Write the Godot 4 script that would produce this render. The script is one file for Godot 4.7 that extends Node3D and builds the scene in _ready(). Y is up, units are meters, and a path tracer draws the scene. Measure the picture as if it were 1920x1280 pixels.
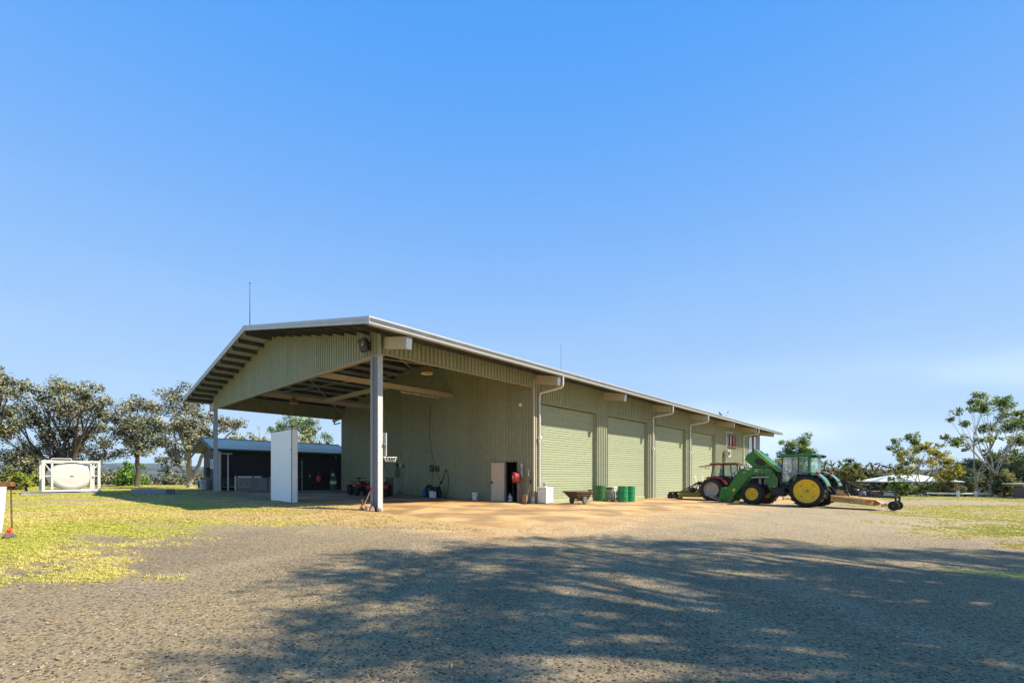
extends Node3D
# A steel machinery shed on a farm hilltop, seen across a gravel yard.

const YAW := -0.74213                      # the shed's turn; its long wall runs away to the far side
const SHED := Vector3(1.071, 0.0, -23.03)  # the corner of the enclosed part nearest the camera
const EYE := 1.3

var rng := RandomNumberGenerator.new()
var nz := FastNoiseLite.new()
var nz2 := FastNoiseLite.new()
var mats := {}
var texs := {}

# ---------------------------------------------------------------- mesh building
class MB:
	var v := PackedVector3Array()
	var n := PackedVector3Array()
	var c := PackedColorArray()
	var uv := PackedVector2Array()
	var ix := PackedInt32Array()
	var col := Color.WHITE
	var xf := Transform3D()
	var use_uv := false

	func p4(a: Vector3, b: Vector3, d: Vector3, e: Vector3, na: Vector3, nb: Vector3, nd: Vector3, ne: Vector3) -> void:
		var k := v.size()
		v.append(xf * a); v.append(xf * b); v.append(xf * d); v.append(xf * e)
		var bs := xf.basis
		n.append((bs * na).normalized()); n.append((bs * nb).normalized()); n.append((bs * nd).normalized()); n.append((bs * ne).normalized())
		c.append(col); c.append(col); c.append(col); c.append(col)
		if use_uv:
			uv.append(Vector2(0, 1)); uv.append(Vector2(1, 1)); uv.append(Vector2(1, 0)); uv.append(Vector2(0, 0))
		ix.append(k); ix.append(k + 2); ix.append(k + 1); ix.append(k); ix.append(k + 3); ix.append(k + 2)

	func quad(a: Vector3, b: Vector3, d: Vector3, e: Vector3) -> void:
		var nn := (b - a).cross(d - a)
		if nn.length_squared() < 1e-16:
			nn = (d - a).cross(e - a)
		nn = nn.normalized()
		p4(a, b, d, e, nn, nn, nn, nn)

	func quad_out(a: Vector3, b: Vector3, d: Vector3, e: Vector3, out: Vector3) -> void:
		if (b - a).cross(d - a).dot(out) < 0.0:
			quad(a, e, d, b)
		else:
			quad(a, b, d, e)

	func tri(a: Vector3, b: Vector3, d: Vector3) -> void:
		var nn := (b - a).cross(d - a).normalized()
		var k := v.size()
		v.append(xf * a); v.append(xf * b); v.append(xf * d)
		nn = (xf.basis * nn).normalized()
		n.append(nn); n.append(nn); n.append(nn)
		c.append(col); c.append(col); c.append(col)
		if use_uv:
			uv.append(Vector2(0, 1)); uv.append(Vector2(1, 1)); uv.append(Vector2(.5, 0))
		ix.append(k); ix.append(k + 2); ix.append(k + 1)

	func tri_out(a: Vector3, b: Vector3, d: Vector3, out: Vector3) -> void:
		if (b - a).cross(d - a).dot(out) < 0.0:
			tri(a, d, b)
		else:
			tri(a, b, d)

	# a box with chamfered edges
	func box(center: Vector3, size: Vector3, ch := 0.0, b := Basis()) -> MB:
		var h := size * 0.5
		ch = minf(ch, minf(h.x, minf(h.y, h.z)) * 0.9)
		for ax in 3:
			var u := (ax + 1) % 3
			var w := (ax + 2) % 3
			for s in [-1.0, 1.0]:
				var ps := []
				for k in [[-1.0, -1.0], [1.0, -1.0], [1.0, 1.0], [-1.0, 1.0]]:
					var q := Vector3()
					q[ax] = s * h[ax]; q[u] = k[0] * (h[u] - ch); q[w] = k[1] * (h[w] - ch)
					ps.append(center + b * q)
				if s > 0:
					quad(ps[0], ps[1], ps[2], ps[3])
				else:
					quad(ps[3], ps[2], ps[1], ps[0])
		if ch <= 0.0:
			return self
		for ax in 3:
			var u := (ax + 1) % 3
			var w := (ax + 2) % 3
			for su in [-1.0, 1.0]:
				for sw in [-1.0, 1.0]:
					var ps := []
					for e in [[-1.0, 0], [1.0, 0], [1.0, 1], [-1.0, 1]]:
						var q := Vector3()
						q[ax] = e[0] * (h[ax] - ch)
						q[u] = su * (h[u] - (ch if e[1] == 1 else 0.0))
						q[w] = sw * (h[w] - (ch if e[1] == 0 else 0.0))
						ps.append(center + b * q)
					var o := Vector3(); o[u] = su; o[w] = sw
					quad_out(ps[0], ps[1], ps[2], ps[3], b * o)
		for sx in [-1.0, 1.0]:
			for sy in [-1.0, 1.0]:
				for sz in [-1.0, 1.0]:
					var s3 := Vector3(sx, sy, sz)
					var ps := []
					for ax in 3:
						var q := Vector3()
						for k in 3:
							q[k] = s3[k] * (h[k] - (0.0 if k == ax else ch))
						ps.append(center + b * q)
					tri_out(ps[0], ps[1], ps[2], b * s3)
		return self

	# a bar of rectangular section between two points
	func bar(a: Vector3, b: Vector3, w: float, hgt: float, ch := 0.0, up := Vector3.UP) -> MB:
		var z := (b - a)
		var l := z.length()
		z /= l
		if absf(z.dot(up)) > 0.98:
			up = Vector3.RIGHT
		var x := up.cross(z).normalized()
		var y := z.cross(x)
		return box((a + b) * 0.5, Vector3(w, hgt, l), ch, Basis(x, y, z))

	func tube(path: Array, r, sides := 8, caps := true) -> MB:
		var m := path.size()
		var rings := []
		var t0: Vector3 = (path[1] - path[0]).normalized()
		var x := t0.cross(Vector3.UP if absf(t0.y) < 0.9 else Vector3.RIGHT).normalized()
		for i in m:
			var t: Vector3 = (path[mini(i + 1, m - 1)] - path[maxi(i - 1, 0)]).normalized()
			x = (x - t * x.dot(t)).normalized()
			var y := t.cross(x)
			var rr: float = r[i] if r is Array else r
			var ring := []
			for k in sides:
				var an := TAU * k / sides
				ring.append([path[i] + (x * cos(an) + y * sin(an)) * rr, x * cos(an) + y * sin(an)])
			rings.append(ring)
		for i in m - 1:
			for k in sides:
				var k2 := (k + 1) % sides
				p4(rings[i][k][0], rings[i][k2][0], rings[i + 1][k2][0], rings[i + 1][k][0], rings[i][k][1], rings[i][k2][1], rings[i + 1][k2][1], rings[i + 1][k][1])
		if caps:
			for k in range(1, sides - 1):
				tri_out(rings[0][0][0], rings[0][k][0], rings[0][k + 1][0], path[0] - path[1])
				tri_out(rings[m - 1][0][0], rings[m - 1][k][0], rings[m - 1][k + 1][0], path[m - 1] - path[m - 2])
		return self

	func cyl(a: Vector3, b: Vector3, r: float, sides := 12) -> MB:
		return tube([a, b], r, sides, true)

	# profile of (radius, height) turned round the axis of b's y
	func lathe(profile: Array, segs := 16, o := Vector3(), b := Basis(), smooth := false) -> MB:
		var m := profile.size()
		var pn := []
		for i in m - 1:
			var d: Vector2 = profile[i + 1] - profile[i]
			pn.append(Vector2(d.y, -d.x).normalized())
		for i in m - 1:
			var na: Vector2 = pn[i]
			var nb: Vector2 = pn[i]
			if smooth:
				if i > 0: na = (pn[i] + pn[i - 1]).normalized()
				if i < m - 2: nb = (pn[i] + pn[i + 1]).normalized()
			for k in segs:
				var a0 := TAU * k / segs
				var a1 := TAU * (k + 1) / segs
				var c0 := Vector3(cos(a0), 0, -sin(a0))
				var c1 := Vector3(cos(a1), 0, -sin(a1))
				var p0: Vector2 = profile[i]
				var p1: Vector2 = profile[i + 1]
				p4(o + b * (c0 * p0.x + Vector3.UP * p0.y), o + b * (c1 * p0.x + Vector3.UP * p0.y), o + b * (c1 * p1.x + Vector3.UP * p1.y), o + b * (c0 * p1.x + Vector3.UP * p1.y),
					b * (c0 * na.x + Vector3.UP * na.y), b * (c1 * na.x + Vector3.UP * na.y), b * (c1 * nb.x + Vector3.UP * nb.y), b * (c0 * nb.x + Vector3.UP * nb.y))
		return self

	# polygon in the xy plane pushed from z0 to z1
	func prism(poly: PackedVector2Array, z0: float, z1: float) -> MB:
		var area := 0.0
		for i in poly.size():
			area += poly[i].cross(poly[(i + 1) % poly.size()])
		if area < 0:
			poly = poly.duplicate(); poly.reverse()
		var t := Geometry2D.triangulate_polygon(poly)
		for i in range(0, t.size(), 3):
			var a := poly[t[i]]
			var b := poly[t[i + 1]]
			var d := poly[t[i + 2]]
			tri_out(Vector3(a.x, a.y, z1), Vector3(b.x, b.y, z1), Vector3(d.x, d.y, z1), Vector3(0, 0, z1 - z0))
			tri_out(Vector3(a.x, a.y, z0), Vector3(b.x, b.y, z0), Vector3(d.x, d.y, z0), Vector3(0, 0, z0 - z1))
		for i in poly.size():
			var a := poly[i]
			var b := poly[(i + 1) % poly.size()]
			quad_out(Vector3(a.x, a.y, z0), Vector3(b.x, b.y, z0), Vector3(b.x, b.y, z1), Vector3(a.x, a.y, z1), Vector3(b.y - a.y, a.x - b.x, 0))
		return self

	func done() -> ArrayMesh:
		var a := []
		a.resize(Mesh.ARRAY_MAX)
		a[Mesh.ARRAY_VERTEX] = v
		a[Mesh.ARRAY_NORMAL] = n
		a[Mesh.ARRAY_COLOR] = c
		if use_uv:
			a[Mesh.ARRAY_TEX_UV] = uv
		a[Mesh.ARRAY_INDEX] = ix
		var m := ArrayMesh.new()
		m.add_surface_from_arrays(Mesh.PRIMITIVE_TRIANGLES, a)
		return m

# ---------------------------------------------------------------- scene tree helpers
func put(called: String, mb, m: Material, parent: Node = self) -> MeshInstance3D:
	var o := MeshInstance3D.new()
	o.name = called
	o.mesh = mb.done() if mb is MB else mb
	o.material_override = m
	parent.add_child(o, true)
	return o

func tag(o: Node, label: String, category: String, group := "") -> Node:
	o.set_meta("label", label)
	o.set_meta("category", category)
	if group != "":
		o.set_meta("group", group)
	return o

func thing(called: String, label: String, category: String, at := Vector3(), turn := 0.0, group := "") -> Node3D:
	var o := Node3D.new()
	o.name = called
	o.position = at
	o.rotation.y = turn
	add_child(o, true)
	tag(o, label, category, group)
	return o

func struct(called: String, mb, m: Material) -> MeshInstance3D:
	var o := put(called, mb, m)
	o.set_meta("kind", "structure")
	return o

func dup(o: Node3D, label: String, at: Vector3, turn: float) -> Node3D:
	var r: Node3D = o.duplicate()
	r.name = String(o.name)
	add_child(r, true)
	r.position = at
	r.rotation.y = turn
	r.set_meta("label", label)
	return r

func multi(called: String, mesh: Mesh, m: Material, xs: Array, cols: Array, parent: Node = self) -> MultiMeshInstance3D:
	var mm := MultiMesh.new()
	mm.transform_format = MultiMesh.TRANSFORM_3D
	mm.use_colors = true
	mm.mesh = mesh
	mm.instance_count = xs.size()
	for i in xs.size():
		mm.set_instance_transform(i, xs[i])
		mm.set_instance_color(i, cols[i])
	var o := MultiMeshInstance3D.new()
	o.name = called
	o.multimesh = mm
	o.material_override = m
	o.set_meta("kind", "stuff")
	parent.add_child(o, true)
	return o

# ---------------------------------------------------------------- places
func S(x: float, y: float, z: float) -> Vector3:   # shed axes: x out of the door wall, y up, z towards the open front
	return SHED + Basis(Vector3.UP, YAW) * Vector3(x, y, z)

func Sg(x: float, z: float, lift := 0.014) -> Vector3:   # the same, on the ground
	var p := S(x, 0, z)
	p.y = gy(p.x, p.z) + lift
	return p

func to_shed(x: float, z: float) -> Vector2:
	var q := Basis(Vector3.UP, -YAW) * Vector3(x - SHED.x, 0, z - SHED.z)
	return Vector2(q.x, q.z)

func ray_pt(px: float, py: float, d: float) -> Vector3:   # a measured sight line taken to the depth d
	return Vector3((px - 960.0) / 872.86 * d, EYE - (py - 893.75) / 872.86 * d, -d)

func sstep(a: float, b: float, x: float) -> float:
	var t := clampf((x - a) / (b - a), 0, 1)
	return t * t * (3 - 2 * t)

func slab_dist(q: Vector2) -> float:   # > 0 inside the concrete
	var a := minf(minf(q.x + 19.4, 0.3 - q.x), minf(8.3 - q.y, q.y + 40.0))
	var b := minf(minf(q.x + 0.6, 6.6 - q.x), minf(9.2 - q.y, q.y + 27.0))
	return maxf(a, b)

# the lie of the land (z is minus the depth)
func gy_plain(x: float, z: float) -> float:
	var d := -z
	var y := -0.019 * clampf(x, -19.0, 19.0)
	y -= 0.13 * (1.0 - sstep(5.0, 16.0, d))
	# the hilltop falls away behind the trees
	var edge := 54.0 if x < 0 else 41.0 + 10.0 * sstep(24.0, 12.0, x) - 3.0 * sstep(30.0, 40.0, x)
	var f := maxf(0.0, d - edge)
	y -= f * f / (f + 14.0) * (0.46 if x < 0 else 0.30)
	var side := maxf(0.0, absf(x) - 60.0)
	y -= side * side / (side + 20.0) * 0.2
	if d > 60.0:
		y = maxf(y, -30.0 - 3.0 * nz2.get_noise_2d(x * 0.1, d * 0.1))
	return y

func gy(x: float, z: float) -> float:
	return gy_plain(x, z)

# ---------------------------------------------------------------- materials
func noise_tex(kind: String) -> Texture2D:
	if texs.has(kind):
		return texs[kind]
	var f := FastNoiseLite.new()
	f.seed = kind.hash() % 1000
	var lo := 0.8
	var hi := 1.0
	var size := 512
	match kind:
		"mottle":
			f.frequency = 0.012; f.fractal_octaves = 5; lo = 0.94
		"grime":
			f.frequency = 0.008; f.fractal_octaves = 6; lo = 0.74
		"grain":
			f.frequency = 0.12; f.fractal_octaves = 4; lo = 0.75
		"rust":
			f.frequency = 0.03; f.fractal_octaves = 6; lo = 0.62
		"stain":
			f.frequency = 0.006; f.fractal_octaves = 6; lo = 0.7
	var im := f.get_seamless_image(size, size)
	im.convert(Image.FORMAT_L8)
	var b := im.get_data()
	var o := PackedByteArray()
	o.resize(size * size * 3)
	for i in b.size():
		var t := clampf((b[i] / 255.0 - 0.5) * 1.7 + 0.5, 0, 1)
		var k := int(255.0 * (lo + (hi - lo) * t))
		o[i * 3] = k; o[i * 3 + 1] = k; o[i * 3 + 2] = k
	texs[kind] = ImageTexture.create_from_image(Image.create_from_data(size, size, false, Image.FORMAT_RGB8, o))
	return texs[kind]

func M(key: String, r := 0.5, g := 0.5, b := 0.5, rough := 0.7, metal := 0.0, tex := "mottle", scale := 0.6) -> StandardMaterial3D:
	if mats.has(key):
		return mats[key]
	var m := StandardMaterial3D.new()
	m.resource_name = key
	m.albedo_color = Color(r, g, b).linear_to_srgb()
	m.roughness = rough
	m.metallic = metal
	if tex != "":
		m.albedo_texture = noise_tex(tex)
		m.uv1_triplanar = true
		m.uv1_world_triplanar = true
		m.uv1_scale = Vector3(scale, scale, scale)
	m.vertex_color_use_as_albedo = key in ["pale_green_steel", "roller_green"]
	mats[key] = m
	return m

func glass(key: String, r: float, g: float, b: float, a: float) -> StandardMaterial3D:
	if mats.has(key):
		return mats[key]
	var m := StandardMaterial3D.new()
	m.resource_name = key
	m.albedo_color = Color(r, g, b, a)
	m.transparency = BaseMaterial3D.TRANSPARENCY_ALPHA
	m.roughness = 0.03
	mats[key] = m
	return m

func VC(key: String, rough := 0.85, back := 0.0, tex := "") -> StandardMaterial3D:   # colours live in the vertices
	if mats.has(key):
		return mats[key]
	var m := StandardMaterial3D.new()
	m.resource_name = key
	m.vertex_color_use_as_albedo = true
	m.roughness = rough
	if back > 0.0:
		m.backlight_enabled = true
		m.backlight = Color(back, back, back * 0.6)
	if tex != "":
		m.albedo_texture = noise_tex(tex)
		m.uv1_triplanar = true
		m.uv1_world_triplanar = true
		m.uv1_scale = Vector3(0.13, 0.13, 0.13)
	mats[key] = m
	return m

func define_materials() -> void:
	M("pale_green_steel", .335, .365, .24, .6, .0, "mottle", .35)
	M("roller_green", .365, .41, .255, .6, .0, "mottle", .5)
	M("zinc_roof", .50, .52, .52, .5, .15, "mottle", .3)
	M("zinc_under", .36, .34, .31, .5, .35, "grime", .3)
	M("galvanised", .19, .205, .225, .5, .1, "mottle", 1.2)
	M("purlin", .12, .115, .10, .5, .2, "grime", .5)
	M("cream_steel", .50, .45, .34, .5, .0, "mottle", .7)
	M("white_pipe", .70, .69, .65, .4, .0, "mottle", 1.0)
	M("white_paint", .82, .81, .77, .45, .0, "mottle", .8)
	M("off_white", .72, .69, .60, .5, .0, "grime", .7)
	M("black_rubber", .028, .026, .024, .85, .0, "grime", 1.5)
	M("dusty_rubber", .055, .045, .035, .9, .0, "grime", 1.2)
	M("black_plastic", .016, .016, .018, .5, .0, "mottle", 2.0)
	M("dark_steel", .035, .033, .033, .5, .3, "grime", 1.5)
	M("steel", .35, .35, .35, .35, .8, "grime", 2.0)
	M("grey_plastic", .16, .17, .18, .5, .0, "mottle", 1.0)
	M("tractor_green", .02, .18, .03, .3, .0, "mottle", 1.0)
	M("tractor_yellow", .85, .56, .02, .4, .0, "mottle", 1.0)
	M("tractor_red", .48, .03, .035, .3, .0, "grime", 1.0)
	M("lamp_red", .55, .02, .015, .2, .0, "", 1)
	M("lamp_amber", .75, .22, .01, .2, .0, "", 1)
	M("lamp_clear", .7, .7, .72, .1, .3, "", 1)
	M("deck_tan", .72, .42, .14, .6, .0, "grime", 1.4)
	M("deck_olive", .42, .32, .04, .6, .0, "rust", 1.0)
	M("drum_green", .015, .33, .11, .35, .0, "grime", 1.6)
	M("brown_plastic", .12, .07, .035, .6, .0, "grime", 1.4)
	M("timber_raw", .38, .24, .14, .8, .0, "grime", 2.0)
	M("timber_grey", .16, .145, .13, .85, .0, "grime", 1.5)
	M("timber_rail", .30, .12, .05, .75, .0, "grime", 1.6)
	M("rust", .20, .075, .03, .85, .3, "rust", 3.0)
	M("door_tan", .66, .55, .41, .6, .0, "mottle", 1.0)
	M("hose_red", .55, .01, .015, .3, .0, "mottle", 2.0)
	M("orange_paint", .75, .11, .025, .4, .0, "mottle", 2.0)
	M("blue_plastic", .01, .17, .55, .3, .0, "", 1)
	M("gas_green", .008, .10, .065, .4, .0, "mottle", 1.0)
	M("annex_green", .045, .085, .06, .5, .0, "mottle", .8)
	M("annex_dark", .022, .024, .028, .6, .0, "mottle", 1.0)
	M("annex_roof", .93, .84, .69, .7, .0, "mottle", .4)
	M("soffit", .55, .42, .24, .7, .0, "mottle", .8)
	M("concrete_grey", .34, .32, .30, .9, .0, "grime", .8)
	M("window_timber", .34, .085, .03, .5, .0, "grime", 1.5)
	M("interior_dark", .05, .05, .05, .9, .0, "", 1)
	M("yellow_crate", .55, .42, .08, .5, .0, "grime", 1.2)
	M("pale_pillar", .40, .36, .29, .8, .0, "mottle", .6)
	M("pale_roof", .62, .70, .64, .85, .0, "mottle", .3)
	M("brick_red", .24, .06, .035, .85, .0, "grime", 1.2)
	M("skin_board", .95, .91, .80, .5, .0, "", 1)
	M("bark_pale", .46, .40, .32, .9, .0, "grime", 1.2)
	M("bark_dark", .14, .105, .08, .95, .0, "grime", 1.5)
	glass("clear_glass", .92, .96, .95, .18)
	glass("tint_glass", .55, .75, .70, .30)
	glass("pane_glass", .75, .8, .85, .35)
	VC("leaf", .75, .75).metallic_specular = 0.25
	VC("grass", .7, .4)
	VC("stone", .9)

# ---------------------------------------------------------------- the scene
func _ready() -> void:
	# camera: level, lens shifted up
	var cam := Camera3D.new()
	cam.name = "camera"
	cam.position = Vector3(0, EYE, 0)
	cam.near = 0.1
	cam.far = 6000.0
	cam.projection = Camera3D.PROJECTION_FRUSTUM
	cam.size = 0.1 * 1280.0 / 872.86
	cam.frustum_offset = Vector2(0, 0.1 * (893.75 - 640.0) / 872.86)
	add_child(cam)
	cam.current = true
	# sky
	var sky := ProceduralSkyMaterial.new()
	sky.sky_top_color = Color(0.0222, 0.1806, 0.5278).linear_to_srgb()
	sky.sky_horizon_color = Color(0.3556, 0.4694, 0.5667).linear_to_srgb()
	sky.sky_curve = 0.3
	sky.ground_bottom_color = Color(.16, .14, .11).linear_to_srgb()
	sky.ground_horizon_color = Color(.36, .40, .44).linear_to_srgb()
	sky.sun_angle_max = 2.0
	sky.sky_cover = haze_cover()
	sky.sky_cover_modulate = Color(1, 1, 1, 0.13)
	var env := Environment.new()
	env.background_mode = Environment.BG_SKY
	env.sky = Sky.new()
	env.sky.sky_material = sky
	env.background_energy_multiplier = 1.0
	env.sky_rotation = Vector3(0, SKY_TURN, 0)
	env.tonemap_mode = Environment.TONE_MAPPER_LINEAR
	env.tonemap_exposure = 1.8
	env.sdfgi_enabled = true
	env.ssao_enabled = true
	env.ssil_enabled = true
	env.fog_enabled = FOG > 0.0
	env.fog_density = FOG
	env.fog_light_color = Color(.80, .90, 1.0)
	var we := WorldEnvironment.new()
	we.name = "world_environment"
	we.environment = env
	add_child(we)
	# sun: high, from beyond the frame's edge on the door side of the shed
	var sun := DirectionalLight3D.new()
	sun.name = "sun"
	sun.light_energy = 1.55
	sun.light_color = Color(1.0, .955, .88)
	sun.light_angular_distance = 0.5
	sun.shadow_enabled = true
	sun.sky_mode = DirectionalLight3D.SKY_MODE_LIGHT_ONLY
	add_child(sun)
	sun.look_at_from_position(Vector3.ZERO, SUN_TRAVEL, Vector3.UP)

	rng.seed = 7
	nz.seed = 11; nz.frequency = 0.35; nz.fractal_octaves = 4
	nz2.seed = 29; nz2.frequency = 0.06; nz2.fractal_octaves = 4
	define_materials()
	build_ground()
	build_hills()
	build_shed()
	build_annex()
	build_trees()
	build_machines()
	build_yard_things()
	build_far_things()

const SKY_TURN := 0.0
const FOG := 0.0001
const SUN_TRAVEL := Vector3(-1.224, -1.22, -0.145)

# thin bright haze and faint cloud banks low over the horizon
func haze_cover() -> ImageTexture:
	var w := 512
	var h := 256
	var f := FastNoiseLite.new()
	f.seed = 4; f.frequency = 1.1; f.fractal_octaves = 5
	var im := Image.create(w, h, false, Image.FORMAT_RGBA8)
	for y in h:
		var el := (0.5 - (y + 0.5) / h) * 180.0
		for x in w:
			var an := TAU * (x + 0.5) / w
			var p := Vector3(cos(an), el * 0.09, sin(an))
			var bank := clampf(0.5 + f.get_noise_3dv(p) * 1.5, 0, 1)
			var wisp := clampf(f.get_noise_3dv(p * Vector3(1.5, 2.2, 1.5) + Vector3(9, 3, 1)) * 1.6, 0, 1)
			var a := bank * bank * bank * 1.5 * (1.0 - sstep(1.0, 15.0, el)) + wisp * 0.10 * (1.0 - sstep(10.0, 32.0, el))
			im.set_pixel(x, y, Color(1, .97, .94, clampf(a, 0, 1) if el > -1.0 else 0.0))
	return ImageTexture.create_from_image(im)

# ---------------------------------------------------------------- ground
func poly_at(pts: Array, d: float) -> float:
	for i in pts.size() - 1:
		if d <= pts[i + 1].x:
			var t := clampf((d - pts[i].x) / (pts[i + 1].x - pts[i].x), 0, 1)
			return lerpf(pts[i].y, pts[i + 1].y, t)
	return pts[pts.size() - 1].y

const LAWN_A := [Vector2(3, -8.6), Vector2(5, -7.9), Vector2(6.5, -7.3), Vector2(9.5, -7.3), Vector2(11.2, -7.4), Vector2(13.5, -8.0), Vector2(15.5, -9.2), Vector2(18, -11.0), Vector2(23, -14.0), Vector2(30, -18.0), Vector2(60, -18.0)]
const LAWN_B := [Vector2(6, 9.6), Vector2(10.4, 11.4), Vector2(14.1, 13.8), Vector2(18, 16.6), Vector2(20.6, 18.2), Vector2(24, 20.2), Vector2(27, 21.0), Vector2(32, 19.0), Vector2(36, 15.0), Vector2(60, 10.0)]

func grass_mask(x: float, d: float) -> float:
	if d < 2.5:
		return 0.0
	var jig := nz2.get_noise_2d(x * 2.0, d * 3.5) * 1.6 + nz.get_noise_2d(x * 1.1, d * 1.6) * 1.5 + nz.get_noise_2d(x * 5.0 + 90.0, d * 5.0) * 0.7
	var m := 0.0
	if x < 2.0:
		m = clampf(minf((poly_at(LAWN_A, d) - x) / 2.8 + 0.35, 1.1) + jig, 0, 1)
		# a worn wheel track crosses the lawn
		var tr := absf(d - (19.0 + 0.15 * (x + 16.0)) + nz.get_noise_2d(x * 0.8, 3.0) * 1.6)
		m *= 1.0 - (1.0 - sstep(0.3, 1.5, tr)) * sstep(-24.0, -18.0, x) * clampf(0.75 + jig * 0.5, 0, 1)
	else:
		m = clampf(minf((x - poly_at(LAWN_B, d)) / 3.2 + 0.3, 1.15) + jig, 0, 1)
		# a bare drive strip
		m *= 1.0 - sstep(21.0, 23.0, x) * sstep(33.5, 31.5, x) * sstep(27.2, 28.4, d + jig * 0.6) * sstep(33.6, 32.6, d + jig * 0.6)
	if d > 12.0:
		var sd := slab_dist(to_shed(x, -d))
		m *= 1.0 - sstep(-0.9, 0.1, sd + jig * 0.5)
		m *= 1.0 - 0.8 * sstep(-5.0, -1.5, sd + jig) * sstep(-7.0, -9.0, x) * sstep(18.0, 20.0, d)
	return m

func ground_colour(x: float, d: float) -> Color:
	var a := nz2.get_noise_2d(x * 3.0, d * 3.0)
	var b := nz.get_noise_2d(x * 2.2 + 40.0, d * 2.2)
	var gravel := Color(.27, .214, .116).lerp(Color(.212, .172, .102), clampf(0.5 + a * 1.1, 0, 1))
	gravel = gravel.lerp(Color(.33, .235, .12), clampf(b * 1.1 - 0.12, 0, 0.55))
	# finer pale dust towards the shed
	gravel = gravel.lerp(Color(.41, .335, .20), sstep(8.0, 15.0, d) * 0.8)
	for e in [[-1.0, .10, 3.0], [4.5, -.34, 2.0], [-5.5, .30, 6.0]]:
		var mid: float = e[0] + e[1] * d + .03 * (d - e[2]) * (d - e[2])
		var off := minf(absf(x - mid - .85), absf(x - mid + .85))
		var k := (1.0 - sstep(.12, .5, off + b * .25)) * .55 * sstep(-.35, .3, a)
		gravel = gravel.lerp(Color(.35, .285, .17), k)
	gravel = gravel.lerp(Color(.20, .165, .125), clampf(nz2.get_noise_2d(x * 9.0, d * 7.0) * .9 - .12, 0, .4))
	var q := to_shed(x, -d)
	var sd := slab_dist(q)
	if d > 8.0:
		var dirt := sstep(-3.4, -0.2, sd + b * 1.6 + a) * sstep(9.0, 11.0, d)
		gravel = gravel.lerp(Color(.57, .33, .13).lerp(Color(.57, .43, .22), clampf(0.5 + b * 1.4, 0, 1)), dirt * 0.85)
		# straw-dry ground before the open front
		var straw := sstep(-15.0, -10.0, x) * sstep(1.0, -2.0, x) * sstep(11.4, 13.2, d + b) * sstep(23.0, 20.0, d)
		gravel = gravel.lerp(Color(.54, .385, .135).lerp(Color(.45, .285, .11), clampf(0.4 - a * 1.6, 0, 1)), straw * 0.9)
	var worn := sstep(-5.5, -0.8, sd + b * 2.0) * sstep(-7.0, -9.0, x) * sstep(18.0, 20.0, d) * sstep(34.0, 30.0, d)
	gravel = gravel.lerp(Color(.33, .235, .115).lerp(Color(.24, .18, .10), clampf(.5 + a * 2.0, 0, 1)), worn)
	var g := grass_mask(x, d)
	var gc := Color(.43, .40, .07).lerp(Color(.50, .41, .13), clampf(0.5 + a * 1.5 + b * 0.4, 0, 1))
	if x < -16.0 and d > 22.0:
		gc = gc.lerp(Color(.30, .33, .05), 0.5)
	if d > 40.0:
		gc = gc.lerp(Color(.16, .15, .07), sstep(46.0, 64.0, d))
	if d > 60.0:
		g = 1.0
	return gravel.lerp(gc, g)

func gravel_maps() -> Array:
	var size := 1024
	var colr := PackedByteArray()
	colr.resize(size * size * 3)
	var hgt := PackedByteArray()
	hgt.resize(size * size)
	var f := FastNoiseLite.new()
	f.seed = 5; f.frequency = 0.03; f.fractal_octaves = 5
	var fb := f.get_seamless_image(size, size)
	fb.convert(Image.FORMAT_L8)
	var fd := fb.get_data()
	for i in size * size:
		var k := int(148 + fd[i] * 0.25 + rng.randi() % 30)
		colr[i * 3] = k; colr[i * 3 + 1] = k - 3; colr[i * 3 + 2] = k - 8
		hgt[i] = int(40 + fd[i] * 0.12)
	var tones := [Vector3(225, 216, 200), Vector3(190, 178, 165), Vector3(150, 143, 138), Vector3(110, 106, 106), Vector3(240, 232, 214), Vector3(165, 140, 118), Vector3(84, 82, 84), Vector3(205, 196, 188)]
	for s in 15000:
		var cx := rng.randf() * size
		var cy := rng.randf() * size
		var r := 1.3 + pow(rng.randf(), 3.0) * 6.5
		var e := rng.randf_range(0.65, 1.0)
		var an := rng.randf() * PI
		var ca := cos(an)
		var sa := sin(an)
		var t: Vector3 = tones[rng.randi() % tones.size()] * rng.randf_range(0.85, 1.15)
		var ri := int(ceil(r))
		for yy in range(-ri, ri + 1):
			for xx in range(-ri, ri + 1):
				var u := (xx * ca + yy * sa) / r
				var w := (-xx * sa + yy * ca) / (r * e)
				var q := u * u + w * w
				if q < 1.0:
					var i := ((int(cy) + yy) & (size - 1)) * size + ((int(cx) + xx) & (size - 1))
					var hh := int(60 + r * 16.0 * sqrt(1.0 - q))
					if hh > hgt[i] - 8:
						hgt[i] = mini(hh, 255)
						var k := 0.86 + 0.14 * (1.0 - q)
						colr[i * 3] = mini(int(t.x * k), 255); colr[i * 3 + 1] = mini(int(t.y * k), 255); colr[i * 3 + 2] = mini(int(t.z * k), 255)
	return [ImageTexture.create_from_image(Image.create_from_data(size, size, false, Image.FORMAT_RGB8, colr)), ImageTexture.create_from_image(Image.create_from_data(size, size, false, Image.FORMAT_L8, hgt))]

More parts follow.
